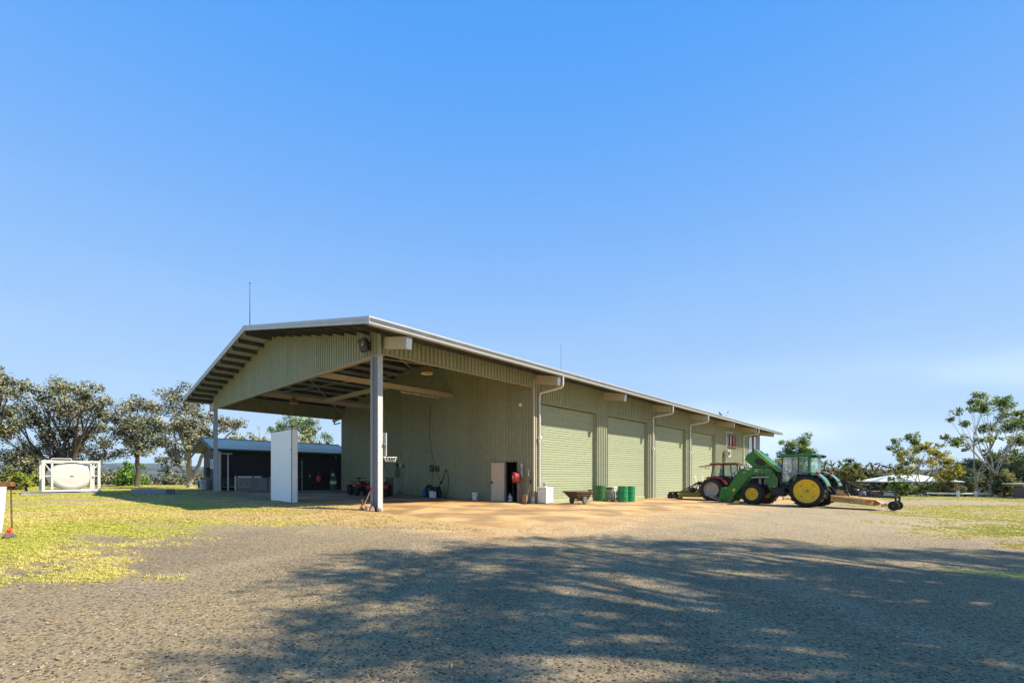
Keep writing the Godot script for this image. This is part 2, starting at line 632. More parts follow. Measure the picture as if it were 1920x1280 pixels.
func sheet(xs: PackedFloat32Array, zs: PackedFloat32Array, height: Callable, colour: Callable, uvk: float) -> ArrayMesh:
	var nx := xs.size()
	var n2 := zs.size()
	var v := PackedVector3Array()
	var nn := PackedVector3Array()
	var c := PackedColorArray()
	var uv := PackedVector2Array()
	var ix := PackedInt32Array()
	for j in n2:
		for i in nx:
			var x := xs[i]
			var z := zs[j]
			v.append(Vector3(x, height.call(x, z), z))
			c.append(colour.call(x, -z))
			uv.append(Vector2(x, z) * uvk)
	for j in n2:
		for i in nx:
			var a: Vector3 = v[j * nx + mini(i + 1, nx - 1)] - v[j * nx + maxi(i - 1, 0)]
			var b: Vector3 = v[mini(j + 1, n2 - 1) * nx + i] - v[maxi(j - 1, 0) * nx + i]
			nn.append(b.cross(a).normalized())
	for j in n2 - 1:
		for i in nx - 1:
			var k := j * nx + i
			ix.append(k); ix.append(k + 1); ix.append(k + nx + 1)
			ix.append(k); ix.append(k + nx + 1); ix.append(k + nx)
	var ar := []
	ar.resize(Mesh.ARRAY_MAX)
	ar[Mesh.ARRAY_VERTEX] = v; ar[Mesh.ARRAY_NORMAL] = nn; ar[Mesh.ARRAY_COLOR] = c; ar[Mesh.ARRAY_TEX_UV] = uv; ar[Mesh.ARRAY_INDEX] = ix
	var m := ArrayMesh.new()
	m.add_surface_from_arrays(Mesh.PRIMITIVE_TRIANGLES, ar)
	return m

func ramp(lo: float, hi: float, step: float, far_lo: float, far_hi: float) -> PackedFloat32Array:
	var a := []
	var x := lo
	while x <= hi + 0.001:
		a.append(x)
		x += step
	var s := step
	x = hi
	while x < far_hi:
		s *= 1.22; x += s; a.append(x)
	s = step; x = lo
	while x > far_lo:
		s *= 1.22; x -= s; a.push_front(x)
	return PackedFloat32Array(a)

func ground_height(x: float, z: float) -> float:
	var y := gy_plain(x, z)
	var q := to_shed(x, z)
	var sd := slab_dist(q)
	var bump := nz.get_noise_2d(x * 1.6, z * 1.6) * 0.022 + nz2.get_noise_2d(x * 4.0, z * 4.0) * 0.03
	y += bump * (1.0 - sstep(-1.5, 0.0, sd))
	y -= 0.07 * sstep(-0.1, 0.9, sd)
	return y

func build_ground() -> void:
	var gm := gravel_maps()
	var m := StandardMaterial3D.new()
	m.resource_name = "ground"
	m.vertex_color_use_as_albedo = true
	m.albedo_texture = gm[0]
	m.albedo_color = Color(1.0, 1.0, 1.0)
	m.roughness = 0.95
	m.heightmap_enabled = true
	m.heightmap_texture = gm[1]
	m.heightmap_scale = 1.2
	var boost := 1.72   # the stone picture is darker than white
	var colour := func(x: float, d: float) -> Color:
		var k := ground_colour(x, d)
		return Color(k.r * boost, k.g * boost, k.b * boost)
	struct("ground", sheet(ramp(-34, 40, 0.22, -3200, 3200), ramp(-62, 6, 0.22, -3600, 500), ground_height, colour, 1.0 / 2.3), m)

	# concrete apron and floor, stained by the red soil
	var c := VC("concrete", .85, 0.0, "stain")
	var xs := PackedFloat32Array()
	var k := -19.4
	while k < 6.9:
		xs.append(k); k += 0.25
	var zs := PackedFloat32Array()
	k = -39.6
	while k < 9.6:
		zs.append(k); k += 0.25
	var h := func(lx: float, lz: float) -> float:
		var p := S(lx, 0, lz)
		var sd := slab_dist(Vector2(lx, lz))
		return gy_plain(p.x, p.z) + 0.012 - 0.1 * (1.0 - sstep(-0.1, 0.8, sd + nz.get_noise_2d(p.x * 2.0, p.z * 2.0) * 0.8))
	var cc := func(lx: float, ld: float) -> Color:
		var lz := -ld
		var p := S(lx, 0, lz)
		var a := nz2.get_noise_2d(lx * 1.6, lz * 0.9)
		var b := nz.get_noise_2d(lx * 0.55 + 7.0, lz * 0.3)
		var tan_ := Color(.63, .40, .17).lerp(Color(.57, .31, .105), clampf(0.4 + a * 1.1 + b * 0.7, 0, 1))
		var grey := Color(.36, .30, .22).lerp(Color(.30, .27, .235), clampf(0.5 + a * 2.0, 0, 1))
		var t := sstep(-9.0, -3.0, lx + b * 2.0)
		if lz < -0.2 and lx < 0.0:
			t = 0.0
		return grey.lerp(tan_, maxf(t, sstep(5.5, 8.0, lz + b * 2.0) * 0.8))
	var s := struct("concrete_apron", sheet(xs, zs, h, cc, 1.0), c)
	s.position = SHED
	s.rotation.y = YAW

	build_ground_cover()

func build_ground_cover() -> void:
	# loose stones
	var mb := MB.new()
	var ps := []
	for k in 6:
		var an := TAU * k / 6.0
		ps.append(Vector3(cos(an) * rng.randf_range(.7, 1.1), rng.randf_range(-.2, .2), sin(an) * rng.randf_range(.7, 1.1)))
	var top := Vector3(.1, .62, -.1)
	for k in 6:
		mb.tri_out(ps[k], ps[(k + 1) % 6], top, ps[k] + Vector3.UP)
		mb.tri_out(ps[k], ps[(k + 1) % 6], Vector3(0, -.5, 0), ps[k] + Vector3.DOWN)
	var xs := []
	var cs := []
	var tones := [Color(.40, .335, .25), Color(.32, .265, .20), Color(.25, .21, .165), Color(.17, .15, .13), Color(.50, .43, .33), Color(.34, .25, .16)]
	for i in 42000:
		var d := 2.6 + pow(rng.randf(), 1.5) * 12.0
		var x := rng.randf_range(-1.18, 1.18) * d
		if rng.randf() < grass_mask(x, d) * 0.85 or slab_dist(to_shed(x, -d)) > -0.3:
			continue
		var s := (0.003 + 0.0075 * pow(rng.randf(), 3.0)) * (1.0 + d * 0.03)
		var bs := Basis.from_euler(Vector3(rng.randf_range(-.5, .5), rng.randf() * TAU, rng.randf_range(-.5, .5))).scaled(Vector3(s, s * rng.randf_range(.6, 1.0), s * rng.randf_range(.7, 1.2)))
		xs.append(Transform3D(bs, Vector3(x, ground_height(x, -d) + s * 0.15, -d)))
		var t: Color = tones[rng.randi() % tones.size()]
		cs.append(t * rng.randf_range(.8, 1.15))
	multi("gravel", mb.done(), VC("stone"), xs, cs)

	# grass
	var tuft := MB.new()
	for k in 9:
		var an := rng.randf() * TAU
		var o := Vector3(cos(an), 0, sin(an)) * rng.randf_range(0, .6)
		var lean := Vector3(rng.randf_range(-.7, .7), 1, rng.randf_range(-.7, .7)).normalized() * rng.randf_range(.6, 1.15)
		var w := Vector3(-lean.z, 0, lean.x).normalized() * .10
		tuft.tri(o - w, o + w, o + lean)
	xs = []
	cs = []
	var add := func(x: float, d: float, keep: float, big: float) -> void:
		var g := grass_mask(x, d)
		if g < 0.05 or rng.randf() > g * keep:
			return
		var s := rng.randf_range(.016, .034) * big
		var bs := Basis(Vector3.UP, rng.randf() * TAU).scaled(Vector3(s * 1.7, s, s * 1.7))
		xs.append(Transform3D(bs, Vector3(x, ground_height(x, -d) - 0.004, -d)))
		var a := nz2.get_noise_2d(x * 3.0, d * 3.0)
		var t := Color(.42, .42, .055).lerp(Color(.60, .50, .14), clampf(0.45 + a * 1.2 + rng.randf_range(-.2, .2), 0, 1))
		if rng.randf() < 0.08:
			t = Color(.32, .35, .05)
		cs.append(t)
	for i in 190000:
		var d := 5.0 + 45.0 * pow(rng.randf(), 1.25)
		add.call(lerpf(-1.25 * d, -2.0, rng.randf()), d, 1.0, 1.0 + d * 0.012)
	for i in 90000:
		var d := 8.0 + 40.0 * pow(rng.randf(), 1.2)
		add.call(lerpf(maxf(9.0, d * 0.3), 1.25 * d, rng.randf()), d, 1.0, 1.0 + d * 0.012)
	# straggling dry grass on the straw ground
	for i in 16000:
		var x := rng.randf_range(-13, 0.5)
		var d := rng.randf_range(11.5, 20.5)
		if slab_dist(to_shed(x, -d)) > -0.4 or nz.get_noise_2d(x * 2.0, d * 2.0) < -0.05:
			continue
		var s := rng.randf_range(.02, .05)
		xs.append(Transform3D(Basis(Vector3.UP, rng.randf() * TAU).scaled(Vector3(s * 1.8, s, s * 1.8)), Vector3(x, ground_height(x, -d) - .004, -d)))
		cs.append(Color(.54, .42, .17).lerp(Color(.38, .31, .09), rng.randf() * .5))
	multi("grass", tuft.done(), VC("grass"), xs, cs)

	# fallen leaves on the gravel
	var lf := MB.new()
	lf.quad(Vector3(-.5, 0, 0), Vector3(0, .06, .14), Vector3(.5, 0.02, 0), Vector3(0, .0, -.14))
	xs = []
	cs = []
	for i in 900:
		var d := 2.8 + pow(rng.randf(), 1.3) * 9.0
		var x := rng.randf_range(-1.15, 1.15) * d
		var s := rng.randf_range(.03, .08)
		xs.append(Transform3D(Basis.from_euler(Vector3(rng.randf_range(-.3, .3), rng.randf() * TAU, rng.randf_range(-.3, .3))).scaled(Vector3(s, s, s)), Vector3(x, ground_height(x, -d) + .012, -d)))
		cs.append(Color(.50, .36, .10).lerp(Color(.26, .13, .05), rng.randf()))
	multi("fallen_leaves", lf.done(), VC("grass"), xs, cs)

func build_hills() -> void:
	# wooded ridges beyond the valley
	var ridge := func(called: String, d0: float, x0: float, x1: float, prof: Array, thick: float, tint: Color, seed_: int) -> void:
		var f := FastNoiseLite.new()
		f.seed = seed_; f.frequency = 0.004; f.fractal_octaves = 5
		var xs := PackedFloat32Array()
		var st := (x1 - x0) / 260.0
		for i in 261:
			xs.append(x0 + st * i)
		var zs := PackedFloat32Array()
		for j in 25:
			zs.append(-d0 - thick * (24 - j) / 24.0 + thick * 0.5)
		var h := func(x: float, z: float) -> float:
			var t := (-z - d0) / thick * 2.0
			var crest := poly_at(prof, x) + f.get_noise_2d(x, 0) * d0 * 0.006 + f.get_noise_2d(x * 9.0, z * 4.0) * d0 * 0.0035
			return -30.0 + (crest + 30.0) * maxf(0.0, 1.0 - t * t * 0.95) + f.get_noise_2d(x * 3.0, z * 3.0) * 6.0
		var c := func(x: float, d: float) -> Color:
			var k := 0.75 + 0.9 * f.get_noise_2d(x * 14.0, d * 14.0) + 0.5 * f.get_noise_2d(x * 2.0, d * 2.0)
			var paddock := sstep(0.22, 0.34, f.get_noise_2d(x * 1.6 + 500.0, d * 2.4))
			return Color(tint.r * k, tint.g * k, tint.b * k).lerp(Color(.16, .15, .08), paddock * 0.35)
		struct(called, sheet(xs, zs, h, c, 0.01), VC("ridge", .95))
	ridge.call("hills", 1150.0, -2600.0, 2700.0, [Vector2(-2600, 12), Vector2(-1150, 16), Vector2(-1020, 22), Vector2(-900, 20), Vector2(-800, 18), Vector2(-600, 14), Vector2(0, 10), Vector2(600, 16), Vector2(760, 19), Vector2(900, 17), Vector2(1100, 13), Vector2(2700, 10)], 700.0, Color(.045, .06, .035), 3)
	ridge.call("hills", 2500.0, -4200.0, 4200.0, [Vector2(-4200, 60), Vector2(-2350, 74), Vector2(-2150, 76), Vector2(-1900, 66), Vector2(-1500, 50), Vector2(0, 20), Vector2(1400, 28), Vector2(1800, 38), Vector2(2100, 36), Vector2(2600, 24), Vector2(4200, 20)], 1200.0, Color(.06, .07, .045), 8)

# ---------------------------------------------------------------- the shed
const WID := 19.47
const RIDGE := 8.47
const PITCH := 0.1925
const EAVE := 1.43

func roof_y(x: float) -> float:
	return RIDGE - PITCH * absf(x + WID * 0.5)

# ribbed steel sheeting from s0 to s1 along a wall
func cladding(mb: MB, o: Vector3, along: Vector3, out: Vector3, s0: float, s1: float, yb: float, top: Callable, pitch := 0.2, depth := 0.05) -> void:
	var prof := [[0.0, 0.0], [0.45, 0.0], [0.52, 1.0], [0.93, 1.0]]
	var pts := [[s0, 0.0]]
	var k := floorf(s0 / pitch)
	while k * pitch < s1:
		for p in prof:
			var s: float = (k + p[0]) * pitch
			if s > s0 + 0.004 and s < s1 - 0.004:
				pts.append([s, p[1]])
		k += 1.0
	pts.append([s1, 0.0])
	for i in pts.size() - 1:
		var sheet_no := int(floorf(pts[i][0] / 0.8))
		var tone := 0.90 + 0.10 * fposmod(sin(sheet_no * 12.9 + o.x * 3.0 + s0) * 43.7, 1.0)
		mb.col = Color(tone, tone, tone * (0.97 + 0.03 * fposmod(sheet_no * 0.37, 1.0)))
		var a: Vector3 = o + along * pts[i][0] + out * pts[i][1] * depth
		var b: Vector3 = o + along * pts[i + 1][0] + out * pts[i + 1][1] * depth
		var ta: float = top.call(pts[i][0])
		var tb: float = top.call(pts[i + 1][0])
		mb.quad_out(a + Vector3.UP * yb, b + Vector3.UP * yb, b + Vector3.UP * tb, a + Vector3.UP * ta, out)

func build_shed() -> void:
	var shed := thing("machinery_shed", "long pale green steel machinery shed with open gabled carport and four roller doors", "shed", SHED, YAW)
	var green: Material = mats["pale_green_steel"]
	var X := Vector3.RIGHT
	var Z := Vector3.BACK
	var flat_top := func(y: float) -> Callable: return func(_s: float) -> float: return y
	# roof: ribbed sheets, purlins under them
	var mb := MB.new()
	for side in [1.0, -1.0]:
		var mid := -WID * 0.5
		var half := WID * 0.5 + EAVE + 0.06
		var z := 9.94
		var prof := [[0.0, 0.0], [0.10, 0.0], [0.125, 0.032], [0.16, 0.032], [0.185, 0.0]]
		while z > -42.9:
			for i in prof.size():
				var z0: float = z - prof[i][0]
				var y0: float = prof[i][1]
				var z1: float = z - (prof[i + 1][0] if i < prof.size() - 1 else 0.2)
				var y1: float = prof[i + 1][1] if i < prof.size() - 1 else 0.0
				mb.quad_out(Vector3(mid, RIDGE + y0, z0), Vector3(mid, RIDGE + y1, z1), Vector3(mid + side * half, RIDGE - PITCH * half + y1, z1), Vector3(mid + side * half, RIDGE - PITCH * half + y0, z0), Vector3.UP)
			z -= 0.2
	var roof := put("roof", mb, mats["zinc_roof"], shed)
	mb = MB.new()
	for side in [1.0, -1.0]:
		mb.quad_out(Vector3(-WID * .5, RIDGE + .07, 9.97), Vector3(-WID * .5, RIDGE + .07, -42.95), Vector3(-WID * .5 + side * .28, RIDGE + .02, -42.95), Vector3(-WID * .5 + side * .28, RIDGE + .02, 9.97), Vector3.UP)
	put("ridge_cap", mb, mats["zinc_roof"], roof)
	for side in [1.0, -1.0]:
		for k in 12:
			var dx := 0.32 + k * 0.965
			var px: float = -WID * .5 + side * dx
			var p := MB.new()
			var y := RIDGE - PITCH * dx - 0.012
			var bs := Basis(Vector3.BACK, -side * atan(PITCH))
			p.box(Vector3(px, y - .1, -16.5), Vector3(.018, .2, 52.6), 0, bs)
			p.box(Vector3(px + side * .035, y - .2, -16.5), Vector3(.07, .012, 52.58), 0, bs)
			p.box(Vector3(px + side * .035, y - .012, -16.5), Vector3(.07, .012, 52.58), 0, bs)
			put("purlin", p, mats["purlin"], roof)
	# barge flashings at the gable ends
	for ze in [9.95, -42.92]:
		for side in [1.0, -1.0]:
			mb = MB.new()
			var a := Vector3(-WID * .5, RIDGE - .02, ze)
			var b := Vector3(-WID * .5 + side * (WID * .5 + EAVE + .12), RIDGE - .02 - PITCH * (WID * .5 + EAVE + .12), ze)
			mb.bar(a + Vector3(0, .03, 0), b + Vector3(0, .03, 0), .035, .12, .008)
			mb.bar(a + Vector3(0, -.09, -.012), b + Vector3(0, -.09, -.012), .03, .118, .006)
			put("barge", mb, mats["zinc_roof"], roof)
	# gutters along both eaves
	for side in [1.0, -1.0]:
		var g := MB.new()
		var gx: float = EAVE if side > 0 else -WID - EAVE
		var prof := [Vector2(0, -.03), Vector2(.0, -.17), Vector2(.02, -.195), Vector2(.10, -.20), Vector2(.145, -.185), Vector2(.165, -.15), Vector2(.14, -.12), Vector2(.05, -.10), Vector2(.05, .005), Vector2(.165, .02), Vector2(.165, .06), Vector2(.13, .065)]
		for i in prof.size() - 1:
			var p: Vector2 = prof[i]
			var q: Vector2 = prof[i + 1]
			var oy := roof_y(EAVE) - .02
			g.quad_out(Vector3(gx + side * p.x, oy + p.y, 9.96), Vector3(gx + side * q.x, oy + q.y, 9.96), Vector3(gx + side * q.x, oy + q.y, -42.9), Vector3(gx + side * p.x, oy + p.y, -42.9), Vector3(side * (q.y - p.y) * (1.0 if i > 3 else -1.0), -absf(q.x - p.x), 0))
		g.box(Vector3(gx + side * .08, roof_y(EAVE) - .075, 9.955), Vector3(.16, .24, .012))
		put("gutter", g, mats["zinc_roof"], shed)
	# portal rafters that reach past the walls
	var zr := [8.38, -.12, -6.5, -12.95, -19.4, -25.9, -32.6, -39.3]
	for z in zr:
		var r := MB.new()
		var ext: float = EAVE + .02
		var t0 := .25
		var dp := .42
		var mid := -WID * .5
		var poly := PackedVector2Array([Vector2(-WID - ext, roof_y(-WID - ext) - t0), Vector2(mid, RIDGE - t0), Vector2(ext, roof_y(ext) - t0), Vector2(ext - .04, roof_y(ext) - t0 - dp + .03), Vector2(0, roof_y(0) - t0 - dp), Vector2(mid, RIDGE - t0 - dp), Vector2(-WID, roof_y(-WID) - t0 - dp), Vector2(-WID - ext + .04, roof_y(-WID - ext) - t0 - dp + .03)])
		r.prism(poly, z - .09, z + .09)
		var ra := put("rafter", r, mats["cream_steel"], shed)
		for sx in [ext + .012, -WID - ext - .012]:
			var e := MB.new()
			e.box(Vector3(sx, roof_y(ext) - t0 - dp * .5 + .01, z), Vector3(.02, dp + .02, .24), .004, Basis(Vector3.BACK, -.1 if sx > 0 else .1))
			put("end_plate", e, mats["galvanised"], ra)
	# carport posts: I sections
	for px in [-.25, -WID + .16]:
		var p := MB.new()
		var half := .242 if px > -5.0 else .15
		p.box(Vector3(px, 2.6, 8.58), Vector3(half * 2 - .014, 6.2, .014))
		for k in 14:
			p.box(Vector3(px + .03, .4 + k * .38, 8.592), Vector3(.025, .025, .012))
		var post := put("post", p, mats["galvanised"], shed)
		for fx in [half, -half]:
			p = MB.new()
			p.box(Vector3(px + fx, 2.6, 8.58), Vector3(.016, 6.2, .2 if px > -5.0 else .16), .002)
			put("flange", p, mats["cream_steel"] if false else M("flange_pale", .52, .54, .53, .5, .0, "mottle", 1.0), post)
	# gable sheeting over the carport opening, with a trim along its foot
	mb = MB.new()
	cladding(mb, Vector3(-WID, 0, 8.56), X, Z, 0, WID, 5.74, func(s: float) -> float: return roof_y(-WID + s) - .02)
	put("gable_cladding", mb, green, shed)
	mb = MB.new()
	mb.box(Vector3(-WID * .5, 5.71, 8.5), Vector3(WID + .08, .075, .2), .01)
	put("gable_trim", mb, M("trim_tan", .34, .31, .19, .6), shed)
	mb = MB.new()
	mb.box(Vector3(.02, 6.1, 8.6), Vector3(.1, .95, .06), .01)
	put("corner_trim", mb, green, shed)
	mb = MB.new()
	mb.box(Vector3(-WID - .02, 6.1, 8.6), Vector3(.1, .95, .06), .01)
	put("corner_trim", mb, green, shed)
	for e in [[.03, X, 1.0], [-WID - .03, -X, -1.0]]:
		mb = MB.new()
		cladding(mb, Vector3(e[0], 0, 8.5), -Z, e[1], 0, 8.5, 5.74, flat_top.call(roof_y(0) - .03))
		put("skirt", mb, green, shed)
		mb = MB.new()
		mb.box(Vector3(e[0], 5.72, 4.3), Vector3(.07, .06, 8.3), .005)
		put("skirt_trim", mb, M("trim_tan", .34, .31, .19), shed)
	# bracing under the carport roof
	for bx in [-6.1, -13.4]:
		mb = MB.new()
		mb.box(Vector3(bx, 6.0, 4.2), Vector3(.11, .26, 8.3), .008)
		put("tie_beam", mb, mats["cream_steel"], shed)
	mb = MB.new()
	mb.box(Vector3(-9.75, 5.98, 4.28), Vector3(7.2, .24, .11), .008)
	put("tie_beam", mb, mats["cream_steel"], shed)
	for e in [[-.4, 8.2, -9.4, .3], [-9.4, 8.2, -.4, .3], [-10.0, 8.2, -19.0, .3], [-19.0, 8.2, -10.0, .3]]:
		mb = MB.new()
		mb.bar(Vector3(e[0], roof_y(e[0]) - .5, e[1]), Vector3(e[2], roof_y(e[2]) - .5, e[3]), .05, .05)
		put("brace_rod", mb, mats["cream_steel"], shed)
	# wall at the back of the carport, with the doorway
	mb = MB.new()
	var rt := func(s: float) -> float: return roof_y(-s) - .03
	cladding(mb, Vector3(0, 0, 0), -X, Z, 0.0, 1.07, -.4, rt)
	cladding(mb, Vector3(0, 0, 0), -X, Z, 1.07, 1.87, 2.06, rt)
	cladding(mb, Vector3(0, 0, 0), -X, Z, 1.87, WID, -.4, rt)
	put("wall", mb, green, shed)
	mb = MB.new()   # corner flashing
	mb.box(Vector3(.03, 2.9, .03), Vector3(.1, 6.6, .1), .008)
	put("corner_trim", mb, mats["cream_steel"], shed)
	# door wall
	mb = MB.new()
	var O := Vector3(0, 0, -.02)
	var full := flat_top.call(roof_y(0) - .03)
	var doors := [[.55, 5.83], [6.93, 12.36], [13.38, 18.9], [19.93, 25.43]]
	var s := .02
	for d in doors:
		cladding(mb, O, -Z, X, s, d[0], -.5, full)
		cladding(mb, O, -Z, X, d[0], d[1], 5.04, full)
		s = d[1]
	cladding(mb, O, -Z, X, s, 28.3, -.6, full)
	cladding(mb, O, -Z, X, 28.3, 31.0, -.6, flat_top.call(4.15))
	cladding(mb, O, -Z, X, 28.3, 31.0, 5.32, full)
	cladding(mb, O, -Z, X, 31.0, 35.3, -.6, full)
	cladding(mb, O, -Z, X, 35.3, 38.2, -.6, flat_top.call(2.2))
	cladding(mb, O, -Z, X, 35.3, 38.2, 5.78, full)
	put("wall", mb, green, shed)
	mb = MB.new()
	mb.box(Vector3(-.12, 2.95, -38.85), Vector3(.3, 7.0, 1.3), .02)
	put("corner_pillar", mb, mats["pale_pillar"], shed)
	mb = MB.new()
	cladding(mb, Vector3(-WID, 0, 0), -Z, -X, 0, 39.5, -.6, full)
	put("wall", mb, green, shed)
	mb = MB.new()
	cladding(mb, Vector3(-WID, 0, -39.5), X, -Z, 0, WID, -.9, func(q: float) -> float: return roof_y(-WID + q) - .03)
	put("wall", mb, green, shed)
	# roller doors, set back in their reveals
	for d in doors:
		var holder := Node3D.new()
		holder.name = "roller_door"
		holder.position = Vector3(0, 0, -d[0])
		shed.add_child(holder, true)
		var w: float = d[1] - d[0]
		mb = MB.new()
		var y := -.12
		while y < 4.94:
			var tn := rng.randf_range(.94, 1.0)
			mb.col = Color(tn, tn, tn)
			var pr := [[0.0, 0.0], [.028, .0], [.04, .022], [.115, .022], [.128, 0.0]]
			for i in 4:
				mb.quad_out(Vector3(-.24 + pr[i][1], y + pr[i][0], -.04), Vector3(-.24 + pr[i + 1][1], y + pr[i + 1][0], -.04), Vector3(-.24 + pr[i + 1][1], y + pr[i + 1][0], -w + .04), Vector3(-.24 + pr[i][1], y + pr[i][0], -w + .04), X)
			y += .128
		put("curtain", mb, mats["roller_green"], holder)
		mb = MB.new()
		mb.box(Vector3(-.225, .02 + gy(S(0, 0, -d[0] - w * .5).x, -30), -w * .5), Vector3(.05, .2, w - .1), .01)
		put("bottom_rail", mb, mats["roller_green"], holder)
		for zz in [0.0, -w]:
			mb = MB.new()
			mb.box(Vector3(-.13, 2.3, zz), Vector3(.3, 5.6, .05), .006)
			mb.box(Vector3(-.22, 2.3, zz + (-.06 if zz == 0.0 else .06)), Vector3(.09, 5.4, .08), .006)
			put("jamb", mb, green, holder)
		mb = MB.new()
		mb.box(Vector3(-.13, 5.065, -w * .5), Vector3(.3, .05, w), .006)
		put("head", mb, green, holder)
	# doorway: frame and the open leaf
	var door := Node3D.new()
	door.name = "door"
	shed.add_child(door, true)
	mb = MB.new()
	mb.box(Vector3(-1.05, 1.0, .0), Vector3(.05, 2.2, .1), .005)
	mb.box(Vector3(-1.89, 1.0, .0), Vector3(.05, 2.2, .1), .005)
	mb.box(Vector3(-1.47, 2.085, .0), Vector3(.89, .05, .1), .005)
	put("frame", mb, mats["grey_plastic"], door)
	mb = MB.new()
	var lb := Basis(Vector3.UP, .13)
	mb.xf = Transform3D(lb, Vector3(-1.93, 0, .08))
	mb.box(Vector3(-.42, 1.03, .0), Vector3(.78, 1.98, .03))
	for q in [[-.42, 2.0, .84, .08], [-.42, .07, .84, .08], [-.42, .98, .84, .07]]:
		mb.box(Vector3(q[0], q[1], .0), Vector3(q[2], q[3], .05), .006)
	for q in [-.03, -.81]:
		mb.box(Vector3(q, 1.035, .0), Vector3(.07, 1.84, .052), .006)
	var leaf := put("leaf", mb, mats["door_tan"], door)
	mb = MB.new()
	mb.xf = Transform3D(lb, Vector3(-1.93, 0, .08))
	mb.box(Vector3(-.79, 1.0, .045), Vector3(.05, .16, .03), .006)
	mb.bar(Vector3(-.8, 1.02, .08), Vector3(-.66, 1.02, .08), .025, .025, .005)
	put("handle", mb, mats["dark_steel"], leaf)
	# small timber window and the corner glazing
	var win := Node3D.new()
	win.name = "window"
	shed.add_child(win, true)
	mb = MB.new()
	for q in [[28.36, 4.735, .1, 1.2], [30.94, 4.735, .1, 1.2], [30.1, 4.735, .09, 1.1], [29.2, 4.735, .05, 1.1]]:
		mb.box(Vector3(.02, q[1], -q[0]), Vector3(.16, q[3], q[2]), .008)
	mb.box(Vector3(.02, 5.29, -29.65), Vector3(.16, .1, 2.7), .008)
	mb.box(Vector3(.06, 4.17, -29.65), Vector3(.26, .07, 2.8), .008)
	mb.box(Vector3(.03, 4.73, -30.52), Vector3(.06, 1.02, .76), .006)
	put("frame", mb, mats["window_timber"], win)
	mb = MB.new()
	mb.box(Vector3(-.01, 4.73, -28.8), Vector3(.012, 1.04, .74))
	put("pane", mb, mats["pane_glass"], win)
	mb = MB.new()
	mb.box(Vector3(-.01, 4.73, -29.64), Vector3(.012, 1.04, .82))
	put("pane", mb, mats["pane_glass"], win)
	win = Node3D.new()
	win.name = "window"
	shed.add_child(win, true)
	mb = MB.new()
	mb.box(Vector3(.0, 4.0, -36.95), Vector3(.12, 3.5, .16), .008)
	mb.box(Vector3(.0, 4.0, -35.35), Vector3(.1, 3.5, .08), .008)
	mb.box(Vector3(.0, 5.74, -36.75), Vector3(.1, .07, 2.8), .008)
	mb.box(Vector3(.0, 2.24, -36.75), Vector3(.1, .07, 2.8), .008)
	put("frame", mb, mats["dark_steel"], win)
	for q in [36.13, 37.6]:
		mb = MB.new()
		mb.box(Vector3(-.02, 4.0, -q), Vector3(.012, 3.42, 1.4))
		put("pane", mb, mats["pane_glass"], win)
	# an inner lining makes the room behind the panes
	mb = MB.new()
	mb.box(Vector3(-3.0, 2.3, -37.0), Vector3(.1, 6.4, 5.0))
	mb.box(Vector3(-1.5, 2.3, -33.2), Vector3(3.0, 6.4, .1))
	mb.box(Vector3(-1.5, 6.2, -36.3), Vector3(3.0, .1, 6.2))
	put("lining", mb, mats["off_white"], shed)
	# downpipes
	for e in [[.33, 1.0], [12.86, 1.0], [19.43, 1.0], [33.3, 1.0]]:
		var t: float = e[0]
		mb = MB.new()
		mb.tube([Vector3(1.51, 6.12, -t - .05), Vector3(1.51, 5.72, -t - .05), Vector3(1.47, 5.62, -t - .05), Vector3(1.38, 5.585, -t - .05), Vector3(.24, 5.47, -t), Vector3(.14, 5.42, -t), Vector3(.11, 5.3, -t), Vector3(.11, .35 if t < 1 else -.2, -t)], .055, 10)
		var dp := put("downpipe", mb, mats["white_pipe"], shed)
		mb = MB.new()
		mb.box(Vector3(.12, 3.24, -t), Vector3(.17, .16, .17), .02)
		mb.box(Vector3(.12, 3.1, -t + .03), Vector3(.09, .2, .09), .01)
		put("collar", mb, mats["white_pipe"], dp)
	mb = MB.new()
	mb.tube([Vector3(-.5, 5.55, -1.2) + Vector3(-19.6, .0, 1.0), Vector3(-21.0, 5.5, -.2), Vector3(-21.0, 6.1, -.2)], .05, 8)
	put("downpipe", mb, mats["dark_steel"], shed)

	build_shed_fittings()

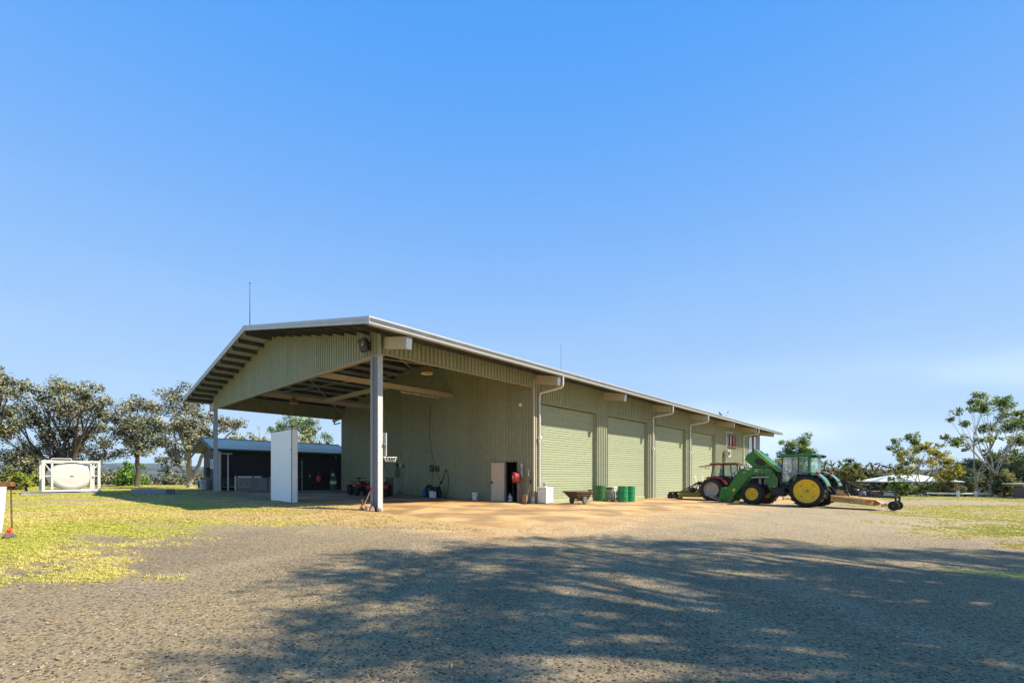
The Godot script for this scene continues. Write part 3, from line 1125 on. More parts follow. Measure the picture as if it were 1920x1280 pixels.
func build_shed_fittings() -> void:
	# flood light on the gable
	var o := thing("flood_light", "black flood light with a yellow-white plug under the gable corner", "light", S(-.75, 6.12, 8.62), YAW)
	var mb := MB.new()
	mb.box(Vector3(0, 0, .2), Vector3(.5, .48, .12), .03, Basis(Vector3.RIGHT, .35))
	put("housing", mb, mats["black_plastic"], o)
	mb = MB.new()
	for k in 7:
		mb.box(Vector3(-.2 + k * .066, .0, .12), Vector3(.012, .4, .07), 0, Basis(Vector3.RIGHT, .35))
	put("cooling_fins", mb, mats["black_plastic"], o)
	mb = MB.new()
	mb.tube([Vector3(.12, .22, .02), Vector3(.16, .3, .14), Vector3(.12, .1, .28), Vector3(.1, .02, .28)], .018, 6)
	mb.box(Vector3(.1, -.02, .3), Vector3(.07, .08, .05), .01)
	put("cable", mb, mats["off_white"], o)
	mb = MB.new()
	mb.box(Vector3(0, .1, .03), Vector3(.3, .05, .08), .005)
	put("bracket", mb, mats["dark_steel"], o)
	# pendant lamp
	o = thing("pendant_lamp", "bell-shaped brown metal pendant lamp hanging inside the carport edge", "lamp", S(-.9, 5.6, 5.84), YAW)
	mb = MB.new()
	mb.lathe([Vector2(.25, 0), Vector2(.245, .03), Vector2(.19, .16), Vector2(.12, .28), Vector2(.07, .33), Vector2(.0, .34)], 20)
	mb.lathe([Vector2(.0, .31), Vector2(.11, .27), Vector2(.18, .15), Vector2(.235, .02), Vector2(.25, 0)], 20)
	put("lamp_shade", mb, M("lamp_brown", .34, .19, .09, .5, .2, "grime", 2.0), o)
	mb = MB.new()
	mb.lathe([Vector2(.242, -.03), Vector2(.245, .0), Vector2(.2, .02)], 20)
	put("rim", mb, M("lamp_rim", .55, .46, .27, .4, .0, "", 1), o)
	mb = MB.new()
	mb.cyl(Vector3(0, .33, 0), Vector3(0, .85, 0), .012, 6)
	put("stem", mb, mats["dark_steel"], o)
	mb = MB.new()
	mb.lathe([Vector2(.0, .02), Vector2(.05, .06), Vector2(.04, .14), Vector2(.02, .18)], 10)
	put("bulb", mb, M("bulb_off", .7, .68, .62, .15, .0, "", 1), o)
	o = dup(o, "far pendant lamp over the middle of the carport by its tie beam", S(-13.2, 5.62, 6.2), YAW)
	# tube light
	mb = MB.new()
	mb.box(Vector3(0, .03, 0), Vector3(.1, .05, 2.6), .01)
	mb.cyl(Vector3(0, -.02, -1.25), Vector3(0, -.02, 1.25), .02, 8)
	var tl := put("tube_light", mb, mats["off_white"])
	tl.position = S(-6.3, 5.8, 2.2)
	tl.rotation.y = YAW
	tag(tl, "long unlit tube light slung beside the tie beam in the carport", "light")
	# bulkhead light by the corner
	o = thing("wall_light", "small round white wall light high up near the shed corner", "light", S(-.78, 4.95, .05), YAW)
	mb = MB.new()
	mb.lathe([Vector2(.0, .0), Vector2(.1, .0), Vector2(.11, .05), Vector2(.08, .12), Vector2(.0, .15)], 14, Vector3(), Basis(Vector3.RIGHT, PI * .5), true)
	put("dome", mb, mats["white_paint"], o)
	mb = MB.new()
	mb.box(Vector3(0, .02, .0), Vector3(.14, .14, .04), .01)
	put("base", mb, mats["grey_plastic"], o)
	# backboard and ring on the corner post
	o = thing("basketball_hoop", "white backboard with ring strapped behind the corner post", "basketball hoop", S(-.42, 0, 8.36), YAW)
	mb = MB.new()
	mb.box(Vector3(-.02, 2.47, 0), Vector3(.98, .84, .03), .01)
	var bb := put("backboard", mb, mats["white_paint"], o)
	mb = MB.new()
	mb.box(Vector3(.25, 2.47, .07), Vector3(.5, .06, .1), .005)
	put("strap", mb, mats["galvanised"], bb)
	mb = MB.new()
	var ring := []
	for k in 25:
		ring.append(Vector3(.2 + .23 * cos(TAU * k / 24.0), 2.02, -.34 + .23 * sin(TAU * k / 24.0)))
	mb.tube(ring, .014, 6, false)
	mb.bar(Vector3(.2, 2.02, -.02), Vector3(.2, 2.02, -.12), .1, .03)
	put("ring", mb, mats["white_paint"], o)
	mb = MB.new()
	for k in 12:
		var a := TAU * k / 12.0
		var b := TAU * (k + .5) / 12.0
		mb.tube([Vector3(.2 + .23 * cos(a), 2.02, -.34 + .23 * sin(a)), Vector3(.2 + .17 * cos(b), 1.86, -.34 + .17 * sin(b))], .006, 4)
	put("net", mb, mats["white_paint"], o)
	# dish on the roof
	o = thing("satellite_dish", "small grey satellite dish tilted on the far end of the shed roof", "satellite dish", S(-2.6, roof_y(-2.6), -34.6), YAW)
	mb = MB.new()
	var tilt := Basis(Vector3.UP, .45) * Basis(Vector3.RIGHT, -.0) * Basis(Vector3.BACK, -.95)
	mb.lathe([Vector2(.0, .0), Vector2(.2, .02), Vector2(.36, .07), Vector2(.5, .14), Vector2(.36, .09), Vector2(.2, .045), Vector2(.0, .025)], 20, Vector3(0, .75, 0), tilt, true)
	put("dish", mb, mats["grey_plastic"], o)
	mb = MB.new()
	mb.tube([Vector3(0, .0, 0), Vector3(0, .45, 0), Vector3(-.05, .75, 0)], .04, 8)
	put("mast", mb, mats["dark_steel"], o)
	mb = MB.new()
	mb.tube([Vector3(0, .75, 0) + tilt * Vector3(.46, .12, 0), Vector3(0, .75, 0) + tilt * Vector3(.1, .85, 0)], .014, 6)
	mb.box(Vector3(0, .75, 0) + tilt * Vector3(.1, .85, 0), Vector3(.1, .14, .1), .02)
	put("feed_arm", mb, mats["grey_plastic"], o)
	# whip aerials
	for e in [[-WID * .5, 9.7, 2.15, "thin whip aerial standing on the front peak of the gable"], [-WID * .5, -15.4, 4.4, "thin whip aerial far back on the shed ridge"]]:
		mb = MB.new()
		mb.tube([Vector3(), Vector3(0, e[2] * .5, 0), Vector3(0, e[2], 0)], [.02, .014, .008], 6)
		mb.box(Vector3(0, e[2], 0), Vector3(.05, .04, .05), .005)
		mb.box(Vector3(0, .02, 0), Vector3(.12, .12, .12), .01)
		var an := put("aerial", mb, mats["dark_steel"])
		an.position = S(e[0], RIDGE + .03, e[1])
		tag(an, e[3], "aerial", "aerials on the shed roof")
	# condenser on the door wall
	o = condenser("cream air conditioner condenser on brackets high on the door wall", S(.32, 3.12, -27.75), YAW + PI * .5)
	mb = MB.new()
	mb.box(Vector3(.3, -.05, -.18), Vector3(.04, .05, .5), .005)
	mb.box(Vector3(-.3, -.05, -.18), Vector3(.04, .05, .5), .005)
	put("bracket", mb, mats["off_white"], o)
	mb = MB.new()
	mb.tube([Vector3(.06, 3.2, -28.2), Vector3(.06, 5.48, -28.2), Vector3(.06, 5.55, -28.25), Vector3(.06, 5.55, -29.9)], .05, 8)
	var cp := put("conduit", mb, mats["white_pipe"])
	cp.position = SHED
	cp.rotation.y = YAW
	tag(cp, "white pipe cover rising from the condenser and bending over the timber window", "pipe")

func condenser(label: String, at: Vector3, turn: float) -> Node3D:   # front faces +z
	var o := thing("air_conditioner", label, "air conditioner", at, turn)
	var mb := MB.new()
	mb.box(Vector3(0, .34, 0), Vector3(.82, .68, .32), .02)
	put("case", mb, mats["off_white"], o)
	mb = MB.new()
	for k in 9:
		var r := .05 + k * .026
		var ring := []
		for j in 25:
			ring.append(Vector3(-.12 + r * cos(TAU * j / 24.0), .35 + r * sin(TAU * j / 24.0), .168))
		mb.tube(ring, .004, 4, false)
	for j in 8:
		mb.tube([Vector3(-.12, .35, .17), Vector3(-.12 + .265 * cos(TAU * j / 8.0), .35 + .265 * sin(TAU * j / 8.0), .17)], .005, 4)
	put("grille", mb, mats["grey_plastic"], o)
	mb = MB.new()
	mb.lathe([Vector2(.0, .0), Vector2(.255, .0), Vector2(.255, .012), Vector2(.0, .012)], 24, Vector3(-.12, .35, .153), Basis(Vector3.RIGHT, PI * .5))
	put("fan_opening", mb, mats["black_plastic"], o)
	mb = MB.new()
	for k in 9:
		mb.box(Vector3(.32, .2 + k * .04, .163), Vector3(.12, .012, .01))
	put("louvre", mb, mats["grey_plastic"], o)
	return o

# ---------------------------------------------------------------- the low building beside the carport
func build_annex() -> void:
	var a := thing("annex", "low dark annex with pale metal gable roof beyond the open carport", "cottage", SHED, YAW)
	var dark: Material = mats["annex_dark"]
	var tri_green: Material = mats["annex_green"]
	var ex := -20.05
	var rx := -22.4
	var fx := -24.75
	var ey := 3.14
	var ry := 3.96
	var z0 := 8.62
	var z1 := -1.2
	# roof
	var mb := MB.new()
	for side in [0, 1]:
		var edge: float = ex if side == 0 else fx
		var z := z0
		while z > z1:
			var pr := [[0.0, 0.0], [.03, .0], [.045, .02], [.07, .02], [.085, .0]]
			for i in 4:
				mb.quad_out(Vector3(rx, ry + pr[i][1], z - pr[i][0]), Vector3(rx, ry + pr[i + 1][1], z - pr[i + 1][0]), Vector3(edge, ey + pr[i + 1][1], z - pr[i + 1][0]), Vector3(edge, ey + pr[i][1], z - pr[i][0]), Vector3.UP)
			z -= .085
	var roof := put("roof", mb, mats["annex_roof"], a)
	mb = MB.new()
	mb.bar(Vector3(rx, ry + .03, z0 + .02), Vector3(rx, ry + .03, z1), .3, .03, .005)
	put("ridge_cap", mb, mats["annex_roof"], roof)
	for z in [z0 + .03, z1]:
		for e in [ex, fx]:
			mb = MB.new()
			mb.bar(Vector3(rx, ry - .06, z), Vector3(e, ey - .06, z), .05, .2, .006)
			put("barge", mb, tri_green, roof)
	for e in [ex, fx]:
		mb = MB.new()
		mb.box(Vector3(e + (.06 if e == ex else -.06), ey - .07, (z0 + z1) * .5), Vector3(.13, .15, z0 - z1), .03)
		put("gutter", mb, tri_green, roof)
	for e in [ex, fx]:
		mb = MB.new()
		mb.quad_out(Vector3(rx, ry - .16, z0 - .02), Vector3(rx, ry - .16, 8.02), Vector3(e, ey - .14, 8.02), Vector3(e, ey - .14, z0 - .02), Vector3.DOWN)
		put("soffit", mb, mats["soffit"], roof)
	# end wall of boards, each lapped over the next
	var y := -.3
	var k := 0
	while y < 3.5:
		var top := y + .2
		var half_a := 1.82
		if top > 2.98:
			half_a = minf(1.82, maxf(.05, (ry - .2 - top) / (ry - ey) * 2.35))
		mb = MB.new()
		mb.box(Vector3(rx, y + .1, 8.0), Vector3(half_a * 2, .19, .03), .004, Basis(Vector3.RIGHT, -.05))
		put("board", mb, M("board_%d" % (k % 3), .135 + .02 * (k % 3), .125 + .015 * (k % 3), .12 + .012 * (k % 3), .85, 0, "grime", 1.5), a)
		y += .195
		k += 1
	mb = MB.new()
	mb.box(Vector3(rx, 1.5, 7.93), Vector3(3.6, 3.5, .06))
	put("wall", mb, dark, a)
	mb = MB.new()
	mb.box(Vector3(-20.56, 1.3, 7.99), Vector3(.1, 3.4, .12), .01)
	put("corner_post", mb, mats["annex_roof"], a)
	mb = MB.new()   # far side
	mb.box(Vector3(-24.2, 1.4, 3.4), Vector3(.1, 3.4, 9.2))
	put("wall", mb, dark, a)
	# sunk veranda behind dark blinds
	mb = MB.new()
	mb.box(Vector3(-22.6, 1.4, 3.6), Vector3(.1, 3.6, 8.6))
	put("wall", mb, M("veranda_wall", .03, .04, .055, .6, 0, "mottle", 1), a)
	mb = MB.new()
	mb.box(Vector3(-22.4, 3.02, 3.4), Vector3(3.6, .05, 9.0))
	put("ceiling", mb, dark, a)
	mb = MB.new()
	mb.box(Vector3(-20.62, 2.2, 5.5), Vector3(.04, 1.66, 4.9), .01)
	put("blind", mb, dark, a)
	mb = MB.new()
	mb.box(Vector3(-20.66, 1.5, 1.05), Vector3(.08, 3.4, 4.2), .01)
	put("wall", mb, dark, a)
	mb = MB.new()
	mb.box(Vector3(-20.4, gy(S(-20.4, 0, 5).x, 0) + .03, 5.5), Vector3(.5, .12, 5.0), .02)
	put("step", mb, mats["concrete_grey"], a)
	# windows in the veranda's inner wall
	for e in [[6.9, .75, .5, .7], [5.9, .72, .55, .75]]:
		var w := Node3D.new()
		w.name = "window"
		w.position = Vector3(-22.53, .92, e[0])
		a.add_child(w, true)
		mb = MB.new()
		for s in [-1.0, 1.0]:
			mb.box(Vector3(0, 0, s * e[1] * .5), Vector3(.05, e[3], .05), .004)
			mb.box(Vector3(0, s * e[3] * .5, 0), Vector3(.05, .05, e[1]), .004)
		mb.box(Vector3(0, 0, .05), Vector3(.05, e[3], .05), .004)
		put("frame", mb, mats["white_paint"], w)
		mb = MB.new()
		mb.box(Vector3(-.01, 0, 0), Vector3(.01, e[3], e[1]))
		put("pane", mb, mats["pane_glass"], w)
	for e in [[4.3, 1.4]]:
		mb = MB.new()
		for s in [-1.0, 0.0, 1.0]:
			mb.box(Vector3(-22.52, .95, e[0] + s * e[1] * .5), Vector3(.05, 1.9, .05), .004)
		mb.box(Vector3(-22.52, 1.92, e[0]), Vector3(.05, .05, e[1]), .004)
		put("door_frame", mb, mats["grey_plastic"], a)
		mb = MB.new()
		mb.box(Vector3(-22.53, .95, e[0]), Vector3(.01, 1.86, e[1] - .06))
		put("door_pane", mb, mats["pane_glass"], a)
	# window, pipes on the end wall
	var w := Node3D.new()
	w.name = "window"
	w.position = Vector3(-22.05, 2.18, 8.04)
	a.add_child(w, true)
	mb = MB.new()
	for s in [-1.0, 1.0]:
		mb.box(Vector3(s * .36, 0, 0), Vector3(.06, .62, .06), .005)
		mb.box(Vector3(0, s * .29, 0), Vector3(.76, .06, .06), .005)
	mb.box(Vector3(.0, 0, 0), Vector3(.05, .58, .06), .005)
	put("frame", mb, mats["white_paint"], w)
	mb = MB.new()
	mb.box(Vector3(0, 0, -.01), Vector3(.68, .54, .01))
	put("pane", mb, mats["pane_glass"], w)
	mb = MB.new()
	mb.tube([Vector3(-21.5, .35, 8.08), Vector3(-21.5, 2.5, 8.08)], .045, 8)
	put("pipe", mb, mats["white_pipe"], a)
	for e in [[8.05, .0], [7.62, .42]]:
		mb = MB.new()
		var top: float = 3.0 - e[1] * .15
		var px := -20.44
		if e[1] == 0.0:
			mb.tube([Vector3(px, top, e[0]), Vector3(px, .3, e[0])], .05, 8)
		else:
			mb.tube([Vector3(px, 2.86, 7.95), Vector3(px, 2.86, 7.3)], .06, 8)
			mb.tube([Vector3(px, 2.86, 7.55), Vector3(px, .35, 7.55)], .05, 8)
		put("downpipe", mb, mats["white_pipe"], a)
	# pale edge of the sliding panel
	mb = MB.new()
	mb.box(Vector3(-20.59, 1.86, 2.55), Vector3(.05, 1.3, .06), .006)
	mb.box(Vector3(-20.59, .72, 2.55), Vector3(.05, .86, .06), .006)
	put("panel_edge", mb, mats["off_white"], a)
	mb = MB.new()
	mb.box(Vector3(-20.57, 2.85, -.1), Vector3(.08, .08, .08), .01)
	put("sensor", mb, mats["white_paint"], a)

	# glass balustrade along the veranda
	var b := thing("glass_balustrade", "low glass balustrade with white end post and white top rail before the annex", "balustrade", SHED, YAW)
	var gyb := gy(S(-20.3, 0, 6).x, 0) + .06
	mb = MB.new()
	mb.box(Vector3(-20.32, gyb + .55, 7.15), Vector3(.07, 1.1, .07), .006)
	put("post", mb, mats["white_paint"], b)
	for z in [5.1, 3.0]:
		mb = MB.new()
		mb.box(Vector3(-20.32, gyb + .5, z), Vector3(.05, 1.0, .05), .006)
		put("post", mb, mats["grey_plastic"], b)
	for e in [[6.55, .9], [5.75, .5], [4.55, .7], [3.75, .6]]:
		mb = MB.new()
		mb.box(Vector3(-20.32, gyb + 1.02, e[0]), Vector3(.06, .13, e[1]), .01)
		put("rail", mb, mats["white_paint"], b)
	mb = MB.new()
	mb.box(Vector3(-20.32, gyb + 1.03, 4.9), Vector3(.03, .03, 4.4), .005)
	put("rail", mb, mats["grey_plastic"], b)
	for e in [[6.12, 1.95], [4.05, 1.95]]:
		mb = MB.new()
		mb.box(Vector3(-20.32, gyb + .5, e[0]), Vector3(.012, .9, e[1]))
		put("pane", mb, mats["clear_glass"], b)

	# on the end wall
	condenser("white outdoor air conditioner unit standing at the annex end wall", S(-22.7, gy(S(-22.7, 0, 8.5).x, 0) + .2, 8.5), YAW)
	var o := thing("meter_box", "brown meter box fixed above the outdoor unit on the annex", "meter box", S(-22.95, 1.32, 8.16), YAW)
	mb = MB.new()
	mb.box(Vector3(0, .32, 0), Vector3(.62, .62, .24), .015)
	put("case", mb, mats["brown_plastic"], o)
	mb = MB.new()
	mb.box(Vector3(.0, .32, .125), Vector3(.54, .54, .015), .005)
	put("lid", mb, M("box_lid", .035, .02, .014, .5), o)
	# gas cylinder, float and tap by the dark wall
	o = thing("gas_cylinder", "dark green gas cylinder with white label band by the dark annex wall", "gas cylinder", Sg(-20.15, .35), YAW + .2)
	mb = MB.new()
	mb.lathe([Vector2(.0, .0), Vector2(.24, .0), Vector2(.25, .05), Vector2(.25, .85), Vector2(.22, .98), Vector2(.12, 1.08), Vector2(.07, 1.1)], 20, Vector3(), Basis(), true)
	put("body", mb, mats["gas_green"], o)
	mb = MB.new()
	mb.lathe([Vector2(.256, .46), Vector2(.257, .70)], 20)
	var band := put("label_band", mb, mats["white_paint"], o)
	mb = MB.new()
	mb.box(Vector3(.0, .58, .262), Vector3(.12, .14, .012), .004, Basis())
	put("mark", mb, M("mark_red", .4, .01, .06, .5), band)
	mb = MB.new()
	mb.lathe([Vector2(.14, 1.04), Vector2(.145, 1.28), Vector2(.13, 1.29), .13 * Vector2(1, 0) + Vector2(0, 1.05)], 16)
	put("guard", mb, mats["off_white"], o)
	mb = MB.new()
	mb.cyl(Vector3(0, 1.1, 0), Vector3(0, 1.42, 0), .03, 8)
	mb.box(Vector3(0, 1.46, 0), Vector3(.1, .05, .05), .01)
	put("valve", mb, mats["steel"], o)
	o = thing("float_buoy", "orange float hanging against the dark annex wall", "float", S(-20.46, 1.12, 1.35), YAW)
	mb = MB.new()
	mb.lathe([Vector2(.0, -.26), Vector2(.07, -.22), Vector2(.16, -.08), Vector2(.2, .06), Vector2(.17, .18), Vector2(.08, .25), Vector2(.0, .26)], 14, Vector3(), Basis(), true)
	put("body", mb, mats["orange_paint"], o)
	mb = MB.new()
	mb.tube([Vector3(0, .25, 0), Vector3(-.03, .45, -.02), Vector3(-.1, .5, -.08)], .012, 6)
	put("rope", mb, mats["off_white"], o)
	o = thing("garden_tap", "small pale tap fixed on the dark annex wall beside the float", "tap", S(-20.56, 1.26, 2.0), YAW)
	mb = MB.new()
	mb.tube([Vector3(-.05, .06, 0), Vector3(.1, .06, 0), Vector3(.12, -.06, 0)], .025, 8)
	mb.box(Vector3(.04, .14, 0), Vector3(.03, .1, .12), .01)
	put("spout", mb, mats["off_white"], o)

# ---------------------------------------------------------------- trees
func leaf_cloud(mb: MB, center: Vector3, r: Vector3, count: int, tones: Array, size: float, droop := 0.5) -> void:
	var tone: Color = tones[rng.randi() % tones.size()]
	var shift := rng.randf_range(.82, 1.18)
	for i in count:
		var dir := Vector3(rng.randfn(), rng.randfn(), rng.randfn()).normalized()
		var rad := pow(rng.randf(), 0.45) * rng.randf_range(.85, 1.12)
		var p := center + Vector3(dir.x * r.x, dir.y * r.y, dir.z * r.z) * rad
		var ax := Vector3(rng.randf_range(-1, 1), rng.randf_range(-1.2, .6) * droop * 2.0, rng.randf_range(-1, 1)).normalized()
		var sd := ax.cross(Vector3(rng.randf_range(-1, 1), rng.randf_range(-.2, 1), rng.randf_range(-1, 1))).normalized()
		var l := size * rng.randf_range(.65, 1.3)
		var w := l * rng.randf_range(.26, .42)
		var nn := ax.cross(sd).normalized()
		nn = (nn * signf(nn.dot(dir) + .001) + dir * .55 + Vector3(.12, .22, .06)).normalized()
		mb.col = tone.lerp(tones[rng.randi() % tones.size()], .6 * rng.randf()) * (shift * rng.randf_range(.85, 1.3))
		mb.col.a = 1.0
		mb.p4(p - ax * l, p + sd * w, p + ax * l, p - sd * w, nn, nn, nn, nn)

func limb(mb: MB, a: Vector3, b: Vector3, ra: float, rb: float, bow: Vector3, segs := 5, sides := 6) -> void:
	var pts := []
	var rs := []
	for i in segs + 1:
		var t := float(i) / segs
		var j := Vector3(rng.randf_range(-1, 1), rng.randf_range(-.5, .5), rng.randf_range(-1, 1)) * ra * (0.5 if i > 0 and i < segs else 0.0)
		pts.append(a.lerp(b, t) + bow * (4.0 * t * (1.0 - t)) + j)
		rs.append(lerpf(ra, rb, t))
	mb.tube(pts, rs, sides, false)

# clumps: [centre, radius]; trunk forks reach for groups of clumps, twigs for each of them
func tree(called: String, label: String, category: String, base: Vector3, clumps: Array, tones: Array, o: Dictionary) -> Node3D:
	var root := thing(called, label, category, base, 0.0, o.get("group", ""))
	var top := -1e9
	var low := 1e9
	for c in clumps:
		top = maxf(top, c[0].y); low = minf(low, c[0].y)
	var tr: float = o.get("trunk", .2)
	var stems: int = o.get("stems", 1)
	var forks: int = o.get("forks", 4)
	var trunk := MB.new()
	var crown := MB.new()
	var used := {}
	# group the clumps by bearing round the trunk and by height
	var groups := []
	for k in forks:
		groups.append([])
	for i in clumps.size():
		var c: Vector3 = clumps[i][0] - base
		var key: float = o.get("lean", 0.0) + c.x + c.z * 0.25
		clumps[i].append(key)
	var order := clumps.duplicate()
	order.sort_custom(func(a, b): return a[2] < b[2])
	for i in order.size():
		groups[mini(i * forks / order.size(), forks - 1)].append(order[i])
	var fork_y: float = lerpf(base.y, low, o.get("fork", .75)) if low > base.y + .3 else base.y + .2
	for s in stems:
		var off := Vector3(rng.randf_range(-1, 1), 0, rng.randf_range(-1, 1)) * tr * (2.2 if stems > 1 else 0.0)
		var b0 := base + off * .6 + Vector3(0, -.25, 0)
		var fk := Vector3(base.x + o.get("fork_dx", 0.0), fork_y, base.z) + off * 2.2
		var r0 := tr / sqrt(stems)
		limb(trunk, b0, fk, r0 * 1.15, r0 * .8, Vector3(rng.randf_range(-1, 1), 0, rng.randf_range(-1, 1)) * tr * .5, 5, 9)
		for g in forks:
			if stems > 1 and g % stems != s:
				continue
			if groups[g].is_empty():
				continue
			var mid := Vector3()
			for c in groups[g]:
				mid += c[0]
			mid /= groups[g].size()
			var ml := fk.lerp(mid, .85)
			var bow := Vector3((fk.x - mid.x) * .06, absf(mid.x - fk.x) * -.07 + .1, rng.randf_range(-.2, .2))
			limb(trunk, fk - Vector3(0, r0 * .5, 0), ml, r0 * .62, r0 * .3, bow, 6, 7)
			for c in groups[g]:
				var st := fk.lerp(ml, rng.randf_range(.45, 1.0)) + bow * .5
				limb(trunk, st, c[0], r0 * .3, r0 * .09, Vector3(rng.randf_range(-.15, .15), rng.randf_range(-.1, .25), rng.randf_range(-.15, .15)), 4, 5)
				for q in int(o.get("twigs", 3)):
					var e: Vector3 = c[0] + Vector3(rng.randfn(), rng.randfn() * .8, rng.randfn()).normalized() * c[1] * .9
					limb(trunk, st.lerp(c[0], rng.randf_range(.6, 1.0)), e, r0 * .1, r0 * .03, Vector3(), 2, 4)
	for c in clumps:
		var r: float = c[1]
		var cnt := int(0.80 * o.get("density", 260.0) * r * r / pow(o.get("leaf", .2) / .2, 2.0)) + 14
		var nsub := 4
		for q in nsub:
			var off := Vector3(rng.randfn(), rng.randfn() * .7, rng.randfn()) * r * .5
			leaf_cloud(crown, c[0] + off, Vector3(r, r * .88, r) * rng.randf_range(.5, .85), cnt / nsub, tones, o.get("leaf", .2), o.get("droop", .5))
	for m in [trunk, crown]:
		m.xf = Transform3D()
		for i in m.v.size():
			m.v[i] -= base
	put("trunk", trunk, mats[o.get("bark", "bark_dark")], root)
	put("crown", crown, VC("leaf"), root)
	return root

# clumps measured as sight lines [px, py, radius in px] taken to the tree's own depth and spread through it
func spread(d: float, list: Array, deep := 1.5) -> Array:
	var out := []
	for e in list:
		var dd := d + rng.randf_range(-deep, deep)
		var p := ray_pt(e[0], e[1], d)
		p.z = -dd
		p.x *= dd / d
		out.append([p, e[2] / 872.86 * d * 1.2])
		# the same tree has depth: a second clump off the sight line
		if rng.randf() < .75:
			var q: Vector3 = p + Vector3(rng.randf_range(-.9, .9), rng.randf_range(-.9, .4), rng.randf_range(-1, 1) * deep) * e[2] / 872.86 * d
			out.append([q, e[2] / 872.86 * d * .75])
	return out

func on_ground(px: float, d: float) -> Vector3:
	var p := ray_pt(px, 0, d)
	p.y = ground_height(p.x, p.z)
	return p

const GREY_GUM := [Color(.33, .335, .22), Color(.27, .295, .175), Color(.38, .375, .26), Color(.33, .28, .185), Color(.21, .235, .14), Color(.40, .39, .28)]
const BUSH_GREEN := [Color(0.118, 0.278, 0.042), Color(0.196, 0.384, 0.062), Color(0.314, 0.470, 0.084)]
const FRESH_GUM := [Color(0.301, 0.404, 0.099), Color(0.197, 0.315, 0.086), Color(0.440, 0.504, 0.125), Color(0.139, 0.228, 0.073)]
const GOLDEN := [Color(.56, .50, .07), Color(.42, .44, .08), Color(.66, .48, .07), Color(.27, .32, .06)]
const DARK_SHRUB := [Color(0.138, 0.182, 0.062), Color(0.216, 0.235, 0.084), Color(0.099, 0.139, 0.053), Color(0.353, 0.342, 0.148)]
const FOREST := [Color(0.118, 0.160, 0.073), Color(0.157, 0.193, 0.084), Color(0.088, 0.128, 0.062)]

